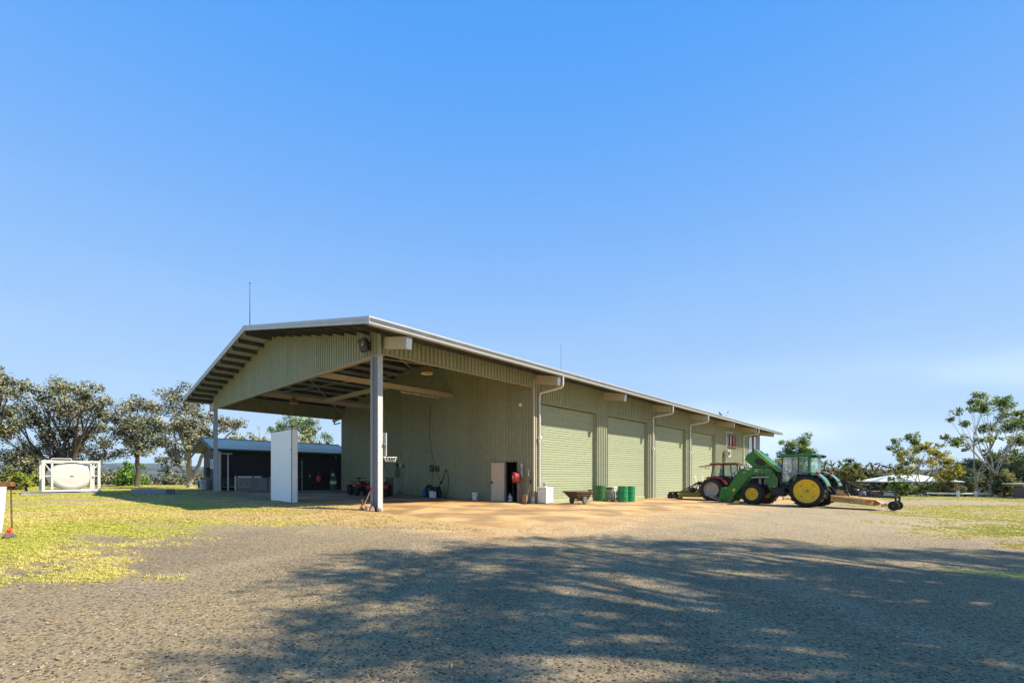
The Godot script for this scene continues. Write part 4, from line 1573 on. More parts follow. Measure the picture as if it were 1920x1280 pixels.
func build_trees() -> void:
	rng.seed = 101
	var big := [[60, 738, 20], [92, 728, 19], [122, 722, 17], [150, 735, 20], [176, 757, 17], [38, 770, 20], [82, 764, 24], [116, 758, 22], [150, 770, 22], [186, 776, 14], [22, 806, 22], [60, 802, 22], [100, 796, 24], [140, 806, 22], [176, 800, 18], [30, 842, 24], [70, 836, 22], [110, 836, 24], [152, 838, 20], [190, 838, 18], [20, 878, 20], [56, 870, 18], [205, 852, 12], [90, 862, 16], [40, 858, 20], [70, 880, 16], [120, 858, 16], [150, 862, 14], [10, 850, 20], [30, 898, 16], [62, 902, 13], [180, 858, 12], [8, 900, 14]]
	tree("gum_tree", "broad grey-green gum tree rising behind the white tank", "tree", on_ground(118, 46), spread(46, big, 2.2), GREY_GUM, {"trunk": .34, "forks": 6, "leaf": 0.148, "density": 235.0, "fork": .5, "group": "gum trees along the hilltop"})
	tree("gum_tree", "tall gum tree cut by the picture edge above the brown rail", "tree", on_ground(-14, 41), spread(41, [[6, 702, 20], [25, 716, 15], [14, 742, 22], [36, 742, 15], [4, 772, 18], [-20, 720, 22], [-30, 760, 24], [-16, 800, 20], [8, 812, 12]], 1.6), GREY_GUM, {"trunk": .26, "leaf": 0.141, "density": 235.0, "group": "gum trees along the hilltop"})
	tree("gum_tree", "slender dark-trunked gum tree before the round green bush", "tree", on_ground(257, 45), spread(45, [[216, 786, 13], [240, 766, 17], [262, 753, 17], [286, 763, 17], [226, 806, 15], [254, 790, 22], [284, 796, 20], [308, 800, 14], [240, 830, 17], [270, 832, 16], [298, 832, 13], [222, 850, 11], [246, 812, 16], [270, 812, 16], [256, 848, 11]], 1.8), GREY_GUM, {"trunk": .21, "forks": 5, "leaf": 0.133, "density": 250.0, "fork": .95, "group": "gum trees along the hilltop"})
	tree("gum_tree", "spreading pale-limbed gum tree at the annex end", "tree", on_ground(356, 38.5), spread(38.5, [[315, 746, 17], [345, 752, 18], [330, 776, 17], [368, 764, 15], [396, 780, 13], [302, 800, 15], [340, 800, 18], [376, 800, 17], [420, 790, 16], [447, 796, 13], [320, 834, 17], [352, 830, 17], [300, 860, 12], [330, 864, 11], [390, 816, 11], [312, 880, 8], [305, 820, 15], [325, 850, 13], [345, 810, 16], [362, 800, 14]], 2.0), GREY_GUM + [Color(0.473, 0.438, 0.280)], {"trunk": .27, "forks": 5, "leaf": 0.122, "density": 250.0, "fork": .6, "bark": "bark_pale", "group": "gum trees along the hilltop"})
	tree("bush", "bright green round bush behind the slender gum trunk", "bush", on_ground(242, 49), spread(49, [[240, 872, 9], [230, 886, 10], [250, 886, 11], [240, 898, 12], [258, 900, 10], [226, 904, 10], [248, 910, 11]], .9), BUSH_GREEN, {"trunk": .12, "leaf": 0.118, "density": 420.0})
	tree("bush", "yellow-green bush low beside the white tank frame", "bush", on_ground(48, 30), spread(30, [[40, 890, 9], [54, 894, 8], [30, 898, 8], [62, 902, 7], [46, 906, 9], [16, 908, 9]], .7), [Color(0.298, 0.385, 0.052), Color(0.175, 0.228, 0.052), Color(0.420, 0.455, 0.070)], {"trunk": .07, "leaf": 0.074, "density": 420.0})
	tree("bush", "dull olive bush against the lawn edge below the tall edge tree", "bush", on_ground(10, 33), spread(33, [[4, 888, 16], [20, 900, 14], [30, 912, 12], [-14, 900, 18], [6, 914, 14]], .8), DARK_SHRUB, {"trunk": .08, "leaf": 0.089, "density": 350.0})
	tree("gum_tree", "rounded gum tree showing over the annex roof under the carport", "tree", on_ground(560, 60), spread(60, [[524, 797, 16], [548, 790, 17], [574, 795, 17], [590, 808, 13], [536, 812, 12], [566, 816, 14], [514, 806, 9], [580, 826, 10]], 2.0), FRESH_GUM + [Color(0.350, 0.367, 0.228)], {"trunk": .3, "leaf": 0.148, "density": 260.0, "bark": "bark_pale"})
	tree("gum_tree", "small gum sapling top beside the shed wall over the annex", "tree", on_ground(616, 60), spread(60, [[610, 818, 7], [616, 828, 7], [622, 836, 6]], .8), FRESH_GUM, {"trunk": .1, "leaf": 0.133, "density": 260.0})
	tree("shrub", "low pale scrub lining up just above the annex ridge", "shrub", on_ground(470, 52), spread(52, [[436, 824, 10], [456, 822, 9], [478, 826, 9], [500, 824, 8], [558, 830, 9], [588, 832, 10], [606, 838, 8], [450, 840, 12], [500, 842, 12], [570, 846, 12]], 1.5), [Color(0.333, 0.350, 0.140), Color(0.420, 0.385, 0.193), Color(0.228, 0.263, 0.105)], {"trunk": .12, "leaf": 0.148, "density": 240.0})
	var bare := tree("dead_tree", "bare leafless twigs above the annex roof beside the white panel", "tree", on_ground(492, 48), spread(48, [[484, 800, 7], [500, 808, 7], [476, 816, 6], [506, 822, 6]], .6), GREY_GUM, {"trunk": .09, "leaf": 0.074, "density": 8.0, "twigs": 7, "bark": "bark_pale"})
	bare.get_node("crown").free()
	tree("gum_tree", "bushy gum tree standing behind the green tractor cab", "tree", on_ground(1496, 60), spread(60, [[1485, 831, 11], [1500, 826, 11], [1512, 833, 11], [1478, 843, 11], [1498, 843, 13], [1516, 846, 9], [1468, 856, 11], [1490, 858, 13], [1510, 861, 11], [1462, 870, 10], [1480, 873, 10], [1500, 874, 10]], 1.6), FRESH_GUM, {"trunk": .26, "leaf": 0.141, "density": 310.0})
	tree("young_tree", "loose young tree between the tractor and the pale roof", "tree", on_ground(1597, 50), spread(50, [[1596, 866, 7], [1586, 872, 6], [1606, 872, 6], [1588, 882, 8], [1606, 884, 8], [1578, 888, 8], [1598, 893, 10], [1614, 892, 7], [1586, 902, 9], [1606, 904, 9], [1596, 912, 9]], .9), [Color(0.245, 0.263, 0.079), Color(0.158, 0.175, 0.070), Color(0.367, 0.333, 0.088)], {"trunk": .1, "leaf": 0.111, "density": 290.0})
	tree("golden_tree", "golden yellow many-stemmed tree before the pale pavilion roof", "tree", on_ground(1728, 43), spread(43, [[1692, 858, 9], [1706, 848, 10], [1726, 845, 10], [1746, 850, 10], [1764, 846, 9], [1700, 871, 10], [1722, 866, 9], [1745, 870, 9], [1768, 862, 11], [1786, 868, 11], [1782, 884, 12], [1796, 886, 9], [1772, 897, 11], [1694, 884, 8], [1756, 836, 7], [1736, 834, 7]], 1.4), GOLDEN, {"trunk": .12, "stems": 3, "forks": 6, "leaf": 0.104, "density": 300.0, "fork": .5, "bark": "bark_pale"})
	tree("young_gum", "two dark gum sprigs poking above the golden tree", "tree", on_ground(1688, 46), spread(46, [[1680, 826, 7], [1683, 838, 8], [1688, 850, 7], [1711, 818, 8], [1717, 828, 8], [1722, 838, 7], [1668, 842, 3]], .7), FRESH_GUM, {"trunk": .05, "stems": 2, "forks": 2, "leaf": 0.111, "density": 330.0})
	tree("lemon_gum", "tall white-stemmed gum with open wind-blown crown behind the white fence", "tree", on_ground(1845, 39.5), spread(39.5, [[1830, 746, 9], [1848, 748, 11], [1868, 752, 11], [1888, 760, 11], [1904, 771, 11], [1914, 788, 12], [1824, 766, 8], [1850, 772, 11], [1880, 778, 12], [1900, 797, 11], [1795, 778, 7], [1784, 790, 7], [1814, 790, 8], [1836, 801, 10], [1866, 801, 10], [1780, 818, 8], [1800, 823, 9], [1791, 832, 7], [1840, 829, 9], [1862, 822, 8], [1905, 821, 11], [1920, 832, 11], [1912, 847, 9], [1850, 850, 6], [1928, 806, 11], [1936, 826, 12], [1810, 838, 6]], 1.6), FRESH_GUM, {"trunk": .15, "stems": 3, "forks": 9, "leaf": 0.111, "density": 330.0, "fork": .45, "bark": "bark_pale"})
	tree("shrub", "round speckled shrub standing at the white fence by the brick shelter", "shrub", on_ground(1884, 38), spread(38, [[1885, 888, 10], [1874, 898, 11], [1897, 900, 11], [1880, 910, 12], [1895, 914, 12], [1870, 914, 9], [1886, 922, 11]], .8), DARK_SHRUB + [Color(0.455, 0.367, 0.175)], {"trunk": .09, "leaf": 0.081, "density": 420.0})
	tree("shrub", "grey-green twiggy shrub under the golden tree beside the fence end", "shrub", on_ground(1785, 42), spread(42, [[1778, 906, 10], [1792, 910, 9], [1800, 916, 8], [1770, 916, 8], [1786, 920, 9]], .7), [Color(0.193, 0.210, 0.105), Color(0.280, 0.263, 0.158), Color(0.140, 0.140, 0.070)], {"trunk": .06, "leaf": 0.081, "density": 300.0})
	tree("garden_shrub", "light green leafy shrub before the pavilion near the mower wheels", "shrub", on_ground(1690, 42), spread(42, [[1676, 898, 6], [1682, 908, 8], [1694, 914, 9], [1704, 918, 8], [1672, 916, 6], [1686, 922, 8]], .6), [Color(0.350, 0.438, 0.070), Color(0.228, 0.298, 0.052), Color(0.490, 0.490, 0.123)], {"trunk": .05, "leaf": 0.081, "density": 380.0})
	tree("garden_shrub", "yellow-green garden shrub between the golden stems", "shrub", on_ground(1738, 42), spread(42, [[1736, 912, 7], [1748, 916, 7], [1726, 918, 7], [1760, 914, 6]], .5), [Color(0.420, 0.455, 0.088), Color(0.263, 0.315, 0.052)], {"trunk": .05, "leaf": 0.074, "density": 340.0})
	tree("garden_shrub", "russet flowering shrub at the pavilion wall", "shrub", on_ground(1752, 44), spread(44, [[1746, 918, 6], [1758, 920, 6], [1768, 920, 5]], .5), [Color(0.735, 0.228, 0.052), Color(0.595, 0.315, 0.105), Color(0.350, 0.280, 0.088)], {"trunk": .04, "leaf": 0.067, "density": 340.0})
	# wood beyond the fence
	var wood := [["dark bushy forest tree behind the white fence at its near end", 1790, 72, [[1776, 886, 14], [1796, 884, 14], [1812, 892, 14], [1786, 900, 15], [1806, 906, 15]]],
		["grey forest tree seen through the tall white gum stems", 1842, 80, [[1826, 872, 14], [1846, 866, 14], [1862, 876, 14], [1836, 886, 15], [1856, 892, 15], [1830, 900, 14]]],
		["high forest tree behind the round shrub by the fence", 1896, 76, [[1880, 864, 15], [1898, 858, 15], [1914, 866, 15], [1890, 880, 16], [1910, 886, 16], [1874, 884, 14]]],
		["edge-cut forest tree over the brick shelter roof", 1934, 70, [[1922, 868, 16], [1944, 860, 18], [1930, 886, 18], [1950, 890, 18]]],
		["hazy forest tree between golden tree and tall gum", 1812, 100, [[1800, 876, 10], [1816, 872, 10], [1828, 880, 10], [1808, 888, 12], [1822, 892, 12]]]]
	for w in wood:
		tree("forest_tree", w[0], "tree", on_ground(w[1], w[2]), spread(w[2], w[3], 2.5), FOREST + [Color(0.210, 0.219, 0.105)], {"trunk": .3, "leaf": 0.237, "density": 420.0, "group": "forest trees beyond the fence"})
	# far wood in the valley, one mass
	var cl := MB.new()
	for q in 5:
		leaf_cloud(cl, Vector3(rng.randf_range(-1.5, 1.5), 3.2 + rng.randf_range(-1, 1.4), rng.randf_range(-1.5, 1.5)), Vector3(1.9, 1.5, 1.9), 210, [Color(1, 1, 1), Color(.75, .78, .7)], .26, .5)
	var xs := []
	var cs := []
	for i in 9000:
		var d := 72.0 + 330.0 * pow(rng.randf(), 1.8)
		var x := rng.randf_range(-1.25, 1.25) * d
		if absf(x) < 20.0 or (x > -0.55 * d and x < 0.5 * d):
			continue
		var p := Vector3(x, ground_height(x, -d), -d)
		var s := rng.randf_range(.8, 1.6) * (1.0 + d * .0012)
		if x < 0.0 and p.y + 5.6 * s > EYE - 0.004 * d:
			continue
		xs.append(Transform3D(Basis(Vector3.UP, rng.randf() * TAU).scaled(Vector3(s, s * rng.randf_range(.8, 1.2), s)), p))
		var t := Color(.34, .31, .21).lerp(Color(.19, .20, .12), rng.randf()) if x < 0 else Color(.15, .17, .09).lerp(Color(.24, .23, .12), rng.randf())
		cs.append(t)
	multi("far_woodland", cl.done(), VC("leaf"), xs, cs)

	# tall gums out of frame whose crowns throw the dappled shade on the yard
	rng.seed = 55
	var shade := [[], [], []]
	var per := Vector2(SUN_TRAVEL.x, -SUN_TRAVEL.z) / -SUN_TRAVEL.y   # ground shift per metre of height
	var rows := [[3.3, .5, 9.5], [3.45, -1.0, -.8], [3.9, -1.3, -.9], [3.9, .7, 10.0], [4.4, -1.4, -1.0], [4.45, .5, 10.0], [4.95, -2.2, 10.5], [5.6, -2.4, 11.0], [6.2, -2.4, 11.5], [6.9, -1.9, 12.0], [7.6, -1.8, 12.0], [8.4, -1.0, 12.5], [9.2, .1, 12.0], [9.8, .8, 7.6]]
	for r in rows:
		var gx: float = r[1]
		while gx < r[2] + 1.5:
			var gd: float = r[0] + rng.randf_range(-.45, .45)
			var h := rng.randf_range(10.2, 13.8)
			var hx := gx + rng.randf_range(-.3, .3)
			var hole := nz.get_noise_2d(gx * .9 + 20.0, gd * 1.4)
			if hole < .15:
				var p := Vector3(hx - per.x * h, h, -(gd - per.y * h))
				shade[0 if hx < 2.2 else (1 if hx < 7.0 else 2)].append([p, rng.randf_range(.62, .95)])
			gx += rng.randf_range(.75, 1.15)
	var names := ["tall shade gum beyond the picture edge whose outer crown shadows the gravel", "second tall shade gum out of view casting the middle of the gravel shadow", "third tall shade gum out of view darkening the far gravel edge"]
	var bx := [[15.2, 1.2], [18.6, 5.6], [22.0, 2.2]]
	for k in 3:
		tree("shade_gum", names[k], "tree", Vector3(bx[k][0], gy(bx[k][0], -bx[k][1]), -bx[k][1]), shade[k], FRESH_GUM, {"trunk": .35, "forks": 6, "leaf": 0.089, "density": 185.0, "fork": .55, "bark": "bark_pale", "group": "shade gums beside the yard"})

# ---------------------------------------------------------------- tractors and mowers (x: along the machine, z: towards the viewer)
const TOZ := Basis(Vector3(1, 0, 0), Vector3(0, 0, 1), Vector3(0, -1, 0))   # y turned to z

func wheel(parent: Node, at: Vector3, r: float, w: float, rim: float, face: float, tyre_m: Material, rim_m: Material, lugs: int, hub_m: Material = null) -> Node3D:
	var o := Node3D.new()
	o.name = "wheel"
	o.position = at
	parent.add_child(o, true)
	var mb := MB.new()
	var h := w * .5
	var lr := r * .955
	mb.lathe([Vector2(rim, -h * .86), Vector2(rim + (r - rim) * .35, -h), Vector2(rim + (r - rim) * .72, -h * .99), Vector2(lr * .985, -h * .8), Vector2(lr, -h * .4), Vector2(lr, h * .4), Vector2(lr * .985, h * .8), Vector2(rim + (r - rim) * .72, h * .99), Vector2(rim + (r - rim) * .35, h), Vector2(rim, h * .86)], 40, Vector3(), TOZ, true)
	for k in lugs:
		for s in [-1.0, 1.0]:
			var a := TAU * (k + (0.0 if s > 0 else .5)) / lugs
			var b := Basis(Vector3.BACK, a)
			mb.box(b * Vector3(0, lr + (r - lr) * .4, s * h * .5), Vector3(r * .085, (r - lr) * 1.5, h * 1.05), .008, b * Basis(Vector3.UP, s * .62))
	put("tyre", mb, tyre_m, o)
	mb = MB.new()
	var q := face * h
	# dished disc facing the outer side
	mb.lathe([Vector2(rim * 1.03, h * .9), Vector2(rim * .97, h * .92), Vector2(rim * .93, h * .62), Vector2(rim * .84, h * .5), Vector2(rim * .80, h * .32), Vector2(rim * .46, h * .22), Vector2(rim * .40, h * .36), Vector2(rim * .0, h * .38)], 32, Vector3(), TOZ if face > 0 else Basis(Vector3(1, 0, 0), Vector3(0, 0, -1), Vector3(0, 1, 0)))
	mb.lathe([Vector2(rim * 1.0, -h * .85), Vector2(rim * .98, h * .85)], 32, Vector3(), TOZ)
	put("rim", mb, rim_m, o)
	mb = MB.new()
	for k in 8:
		var a := TAU * k / 8.0
		mb.cyl(Vector3(cos(a) * rim * .3, sin(a) * rim * .3, q * .36), Vector3(cos(a) * rim * .3, sin(a) * rim * .3, q * .46), rim * .035, 6)
	mb.cyl(Vector3(0, 0, q * .3), Vector3(0, 0, q * .52), rim * .15, 14)
	for k in 4:
		var a := TAU * (k + .5) / 4.0
		mb.box(Vector3(cos(a) * rim * .66, sin(a) * rim * .66, q * .285), Vector3(rim * .09, rim * .34, .02), .008, Basis(Vector3.BACK, a))
	put("hub", mb, hub_m if hub_m else mats["dark_steel"], o)
	return o

func cab_frame(mb: MB, posts: Array, y0: float, y1: float, z: float, w: float) -> void:
	for p in posts:
		for s in [-1.0, 1.0]:
			mb.bar(Vector3(p[0], y0, s * z), Vector3(p[1], y1, s * (z - .05)), w, w, .01)

func build_machines() -> void:
	rng.seed = 31
	var ym := -0.873
	var at := Vector3(16.31, 0, -25.11)
	at.y = gy(at.x, at.z)
	var t := thing("green_tractor", "green farm tractor with raised bonnet, front loader and yellow wheels", "tractor", at, ym)
	var G: Material = mats["tractor_green"]
	var Y: Material = mats["tractor_yellow"]
	var K: Material = mats["dark_steel"]
	for s in [1.0, -1.0]:
		wheel(t, Vector3(0, .86, s * .95), .86, .50, .60, s, mats["black_rubber"], Y, 20, M("yellow_hub", .50, .33, .02, .4, 0, "grime", 2))
		wheel(t, Vector3(-2.78, .63, s * .93), .64, .42, .345, s, mats["black_rubber"], Y, 18, M("yellow_hub", .5, .33, .02))
	var mb := MB.new()
	mb.box(Vector3(-.1, .95, 0), Vector3(1.3, .7, .6), .06)
	mb.box(Vector3(-1.5, .95, 0), Vector3(2.0, .5, .5), .05)
	mb.cyl(Vector3(0, .86, -.9), Vector3(0, .86, .9), .14, 12)
	mb.cyl(Vector3(-2.78, .63, -.85), Vector3(-2.78, .63, .85), .1, 10)
	mb.box(Vector3(-2.8, .8, 0), Vector3(1.2, .35, .5), .04)
	put("chassis", mb, K, t)
	mb = MB.new()
	mb.box(Vector3(-2.3, 1.32, 0), Vector3(1.35, .5, .42), .03)
	mb.box(Vector3(-2.1, 1.66, .05), Vector3(.7, .22, .3), .03)
	mb.box(Vector3(-3.05, 1.55, 0), Vector3(.12, .8, .6), .02)
	mb.cyl(Vector3(-2.5, 1.6, .12), Vector3(-2.5, 2.02, .12), .06, 10)
	mb.cyl(Vector3(-2.75, 1.3, .25), Vector3(-2.2, 1.3, .25), .09, 10)
	for k in 5:
		mb.tube([Vector3(-2.9 + k * .25, 1.2, .24), Vector3(-2.8 + k * .25, 1.5, .3), Vector3(-2.6 + k * .25, 1.62, .15)], .022, 6)
	put("engine", mb, K, t)
	mb = MB.new()
	mb.cyl(Vector3(-2.62, 1.0, .36), Vector3(-2.62, 1.5, .36), .085, 12)
	mb.cyl(Vector3(-2.35, 1.15, .34), Vector3(-2.35, 1.45, .34), .06, 12)
	put("filter", mb, mats["steel"], t)
	# bonnet, tipped up about its rear hinge
	mb = MB.new()
	var bon := PackedVector2Array([Vector2(-3.47, 2.62), Vector2(-3.42, 2.78), Vector2(-2.98, 3.17), Vector2(-2.86, 3.15), Vector2(-1.55, 1.95), Vector2(-1.62, 1.88), Vector2(-2.05, 2.06), Vector2(-2.97, 2.12)])
	mb.prism(bon, .36, .39)
	mb.prism(bon, -.39, -.36)
	for e in [[Vector2(-2.98, 3.17), Vector2(-1.55, 1.95)]]:
		var a := Vector3(e[0].x, e[0].y + .012, 0)
		var b := Vector3(e[1].x, e[1].y + .012, 0)
		mb.bar(a, b, .74, .035, .015)
	mb.bar(Vector3(-3.44, 2.74, .0), Vector3(-2.97, 3.17, 0), .72, .02)
	var bonnet := put("bonnet", mb, G, t)
	mb = MB.new()
	for s in [-1.0, 1.0]:
		mb.bar(Vector3(-2.92, 3.09, s * .392), Vector3(-1.6, 1.88 + .03, s * .392), .012, .05)
	put("stripe", mb, M("stripe_yellow", .72, .55, .02, .35), bonnet)
	mb = MB.new()
	for s in [-1.0, 1.0]:
		var ring := PackedVector2Array()
		for k in 20:
			var p := Vector2(cos(TAU * k / 20.0) * .33, sin(TAU * k / 20.0) * .2).rotated(-.45)
			ring.append(p + Vector2(-2.62, 2.46))
		mb.prism(ring, s * .392, s * .40)
	put("side_screen", mb, M("screen_green", .02, .055, .018, .7, 0, "grain", 4), bonnet)
	mb = MB.new()
	for k in 7:
		var f := k / 6.0
		mb.bar(Vector3(lerpf(-3.43, -3.02, f), lerpf(2.72, 3.09, f), -.32), Vector3(lerpf(-3.43, -3.02, f), lerpf(2.72, 3.09, f), .32), .05, .02)
	for s in [-.2, .2]:
		mb.box(Vector3(-3.27, 2.86, s), Vector3(.14, .2, .22), .03, Basis(Vector3.BACK, .73))
	mb.box(Vector3(-3.1, 2.66, .0), Vector3(.5, .34, .66), .04, Basis(Vector3.BACK, .73))
	for k in 6:
		mb.tube([Vector3(-3.4 + k * .09, 2.75 + k * .07, .37), Vector3(-3.42 + k * .09, 2.86 + k * .08, .41), Vector3(-3.34 + k * .09, 2.86 + k * .07, .38)], .018, 5)
	put("grille", mb, mats["black_plastic"], bonnet)
	mb = MB.new()
	mb.cyl(Vector3(-1.7, 1.75, .2), Vector3(-2.4, 2.2, .2), .016, 6)
	put("gas_strut", mb, mats["steel"], bonnet)
	# cab
	mb = MB.new()
	cab_frame(mb, [[-1.34, -1.30]], 1.12, 2.68, .76, .075)
	cab_frame(mb, [[-.52, -.50]], 1.5, 2.68, .79, .055)
	put("pillar", mb, K, t)
	mb = MB.new()
	cab_frame(mb, [[.02, .02]], 1.72, 2.70, .80, .13)
	mb.bar(Vector3(.05, 1.74, -.8), Vector3(.05, 1.74, .8), .1, .08, .01)
	put("pillar", mb, G, t)
	mb = MB.new()
	mb.box(Vector3(-.6, 2.76, 0), Vector3(1.66, .15, 1.72), .05)
	mb.box(Vector3(-1.46, 2.73, 0), Vector3(.18, .1, 1.6), .03)
	var roof := put("cab_roof", mb, G, t)
	mb = MB.new()
	for s in [-.72, -.5, .5, .72]:
		mb.box(Vector3(.3, 2.72, s), Vector3(.12, .12, .16), .03)
		mb.box(Vector3(-1.56, 2.72, s), Vector3(.08, .1, .16), .02)
	mb.box(Vector3(.2, 2.66, 0), Vector3(.14, .07, 1.7), .02)
	put("work_lamp", mb, mats["black_plastic"], roof)
	mb = MB.new()
	mb.box(Vector3(-.74, 1.2, 0), Vector3(1.1, .18, 1.35), .04)
	mb.box(Vector3(-.55, 1.5, .0), Vector3(.14, .5, 1.3), .02)
	mb.box(Vector3(-.3, 1.42, 0), Vector3(.6, .12, 1.2), .02)
	put("cab_floor", mb, K, t)
	mb = MB.new()
	mb.box(Vector3(-.32, 1.62, 0), Vector3(.46, .14, .5), .05)
	mb.box(Vector3(-.1, 1.95, 0), Vector3(.13, .6, .46), .05, Basis(Vector3.BACK, -.12))
	put("seat", mb, mats["black_plastic"], t)
	mb = MB.new()
	var ring := []
	var rb := Basis(Vector3.BACK, -.6)
	for k in 21:
		ring.append(Vector3(-.86, 1.95, 0) + rb * Vector3(cos(TAU * k / 20.0) * .2, 0, sin(TAU * k / 20.0) * .2))
	mb.tube(ring, .018, 6, false)
	mb.bar(Vector3(-.86, 1.95, 0), Vector3(-1.08, 1.4, 0), .07, .07, .01)
	mb.box(Vector3(-1.12, 1.72, 0), Vector3(.16, .3, .4), .03)
	put("steering_wheel", mb, mats["black_plastic"], t)
	for s in [-.79, .79]:
		mb = MB.new()
		mb.quad(Vector3(-1.3, 1.3, s), Vector3(-.52, 1.5, s), Vector3(-.51, 2.66, s * .95), Vector3(-1.28, 2.66, s * .95))
		put("window", mb, mats["clear_glass"], t)
		mb = MB.new()
		mb.quad(Vector3(-.48, 1.75, s), Vector3(-.04, 1.78, s), Vector3(-.04, 2.66, s * .95), Vector3(-.48, 2.66, s * .95))
		put("window", mb, mats["tint_glass"], t)
	mb = MB.new()
	mb.quad(Vector3(.09, 1.78, .74), Vector3(.09, 1.78, -.74), Vector3(.09, 2.66, -.70), Vector3(.09, 2.66, .70))
	put("window", mb, mats["tint_glass"], t)
	mb = MB.new()
	mb.quad(Vector3(-1.34, 1.4, -.7), Vector3(-1.34, 1.4, .7), Vector3(-1.31, 2.66, .68), Vector3(-1.31, 2.66, -.68))
	put("window", mb, mats["clear_glass"], t)
	for s in [-1.0, 1.0]:
		# wings over the rear wheels
		mb = MB.new()
		var n := 14
		for k in n:
			var a0 := lerpf(.28, 2.75, float(k) / n)
			var a1 := lerpf(.28, 2.75, float(k + 1) / n)
			var ra := .99 + .05 * sin(a0)
			var rb2 := .99 + .05 * sin(a1)
			var p0 := Vector3(cos(a0) * ra, .86 + sin(a0) * ra, 0)
			var p1 := Vector3(cos(a1) * rb2, .86 + sin(a1) * rb2, 0)
			mb.quad_out(p0 + Vector3(0, 0, s * .66), p1 + Vector3(0, 0, s * .66), p1 + Vector3(0, 0, s * 1.22), p0 + Vector3(0, 0, s * 1.22), Vector3(cos(a0), sin(a0), 0))
			mb.quad_out(p0 * 1.0 + Vector3(0, 0, s * 1.22), p1 + Vector3(0, 0, s * 1.22), p1 * .985 + Vector3(0, -.05, s * 1.235), p0 * .985 + Vector3(0, -.05, s * 1.235), Vector3(0, 0, s))
		var wing := put("fender", mb, M("wing_green", .09, .21, .12, .25), t)
		mb = MB.new()
		mb.box(Vector3(.5, 1.82, s * 1.06), Vector3(.18, .09, .2), .02, Basis(Vector3.BACK, -.5))
		put("tail_light", mb, mats["lamp_red"], wing)
	mb = MB.new()
	for s in [-.95]:
		pass
	for k in 3:
		mb.box(Vector3(-1.0, .42 + k * .3, .9), Vector3(.4, .035, .24), .005)
	for x in [-1.21, -.79]:
		mb.box(Vector3(x, .75, .92), Vector3(.03, .8, .06), .004)
	put("step", mb, M("step_brown", .07, .045, .04, .7), t)
	mb = MB.new()
	mb.box(Vector3(-1.55, .78, .55), Vector3(.75, .5, .35), .06)
	put("fuel_tank", mb, mats["black_plastic"], t)
	mb = MB.new()
	for s in [-.4, .4]:
		mb.bar(Vector3(.3, .72, s), Vector3(1.25, .55, s * 1.1), .06, .09, .01)
		mb.bar(Vector3(.35, 1.5, s * .8), Vector3(.95, .72, s), .05, .05, .01)
		mb.bar(Vector3(.3, 1.5, s * .8), Vector3(.62, 1.55, s), .07, .07, .01)
	mb.box(Vector3(.38, 1.2, 0), Vector3(.25, .8, .5), .04)
	put("linkage", mb, K, t)
	# front loader
	for s in [1.0, -1.0]:
		mb = MB.new()
		mb.prism(PackedVector2Array([Vector2(-2.27, 2.0), Vector2(-1.92, 2.07), Vector2(-1.6, 1.45), Vector2(-1.63, .95), Vector2(-1.84, .58), Vector2(-2.13, 1.05), Vector2(-2.34, 1.62)]), s * .5, s * .56)
		put("loader_mast", mb, G, t)
		mb = MB.new()
		mb.prism(PackedVector2Array([Vector2(-1.9, 2.06), Vector2(-1.86, 1.82), Vector2(-2.9, 1.74), Vector2(-3.12, 1.6), Vector2(-4.28, .12), Vector2(-4.62, .12), Vector2(-4.74, .42), Vector2(-3.62, 1.98), Vector2(-3.42, 2.08), Vector2(-3.2, 2.02)]), s * .57, s * .69)
		mb.cyl(Vector3(-3.55, 2.0, s * .55), Vector3(-3.55, 2.0, s * .72), .09, 12)
		mb.cyl(Vector3(-4.55, .3, s * .55), Vector3(-4.55, .3, s * .72), .09, 12)
		var arm := put("loader_arm", mb, G, t)
		mb = MB.new()
		for q in [0.0, .04]:
			mb.tube([Vector3(-1.9, 2.1 + q, s * .6), Vector3(-2.6, 2.06 + q, s * .6), Vector3(-3.3, 2.12 + q, s * .6), Vector3(-3.7, 1.95 + q, s * .6), Vector3(-4.2, 1.2 + q, s * .6), Vector3(-4.5, .75 + q, s * .55)], .014, 5)
		put("hose", mb, mats["black_plastic"], arm)
		mb = MB.new()
		mb.cyl(Vector3(-3.0, 1.58, s * .63), Vector3(-2.0, 1.6, s * .63), .055, 12)
		put("ram", mb, M("ram_grey", .38, .40, .33, .35, .3), arm)
		mb = MB.new()
		mb.cyl(Vector3(-3.3, 1.5, s * .5), Vector3(-4.2, .72, s * .5), .045, 10)
		mb.cyl(Vector3(-4.2, .72, s * .5), Vector3(-4.7, .7, s * .5), .03, 10)
		put("ram", mb, mats["dark_steel"], arm)
		if s > 0:
			mb = MB.new()
			mb.box(Vector3(-3.38, 1.87, .692), Vector3(.13, .13, .008), .0, Basis(Vector3.BACK, .1))
			put("badge", mb, M("badge_dark", .02, .03, .015, .4), arm)
			mb = MB.new()
			for q in [[0, .065, .13, .012], [0, -.065, .13, .012], [.065, 0, .012, .13], [-.065, 0, .012, .13], [.0, .01, .07, .03], [-.02, -.02, .03, .03]]:
				mb.box(Vector3(-3.38 + q[0], 1.87 + q[1], .699), Vector3(q[2], q[3], .004))
			mb.box(Vector3(-3.98, .83, .695), Vector3(.13, .19, .008), .0, Basis(Vector3.BACK, -.65))
			mb.box(Vector3(-2.7, 1.93, .695), Vector3(.2, .05, .008), .0, Basis(Vector3.BACK, -.08))
			mb.box(Vector3(-1.8, 1.05, .565), Vector3(.13, .07, .008))
			put("sticker", mb, M("stripe_yellow", .72, .55, .02), arm)
	mb = MB.new()
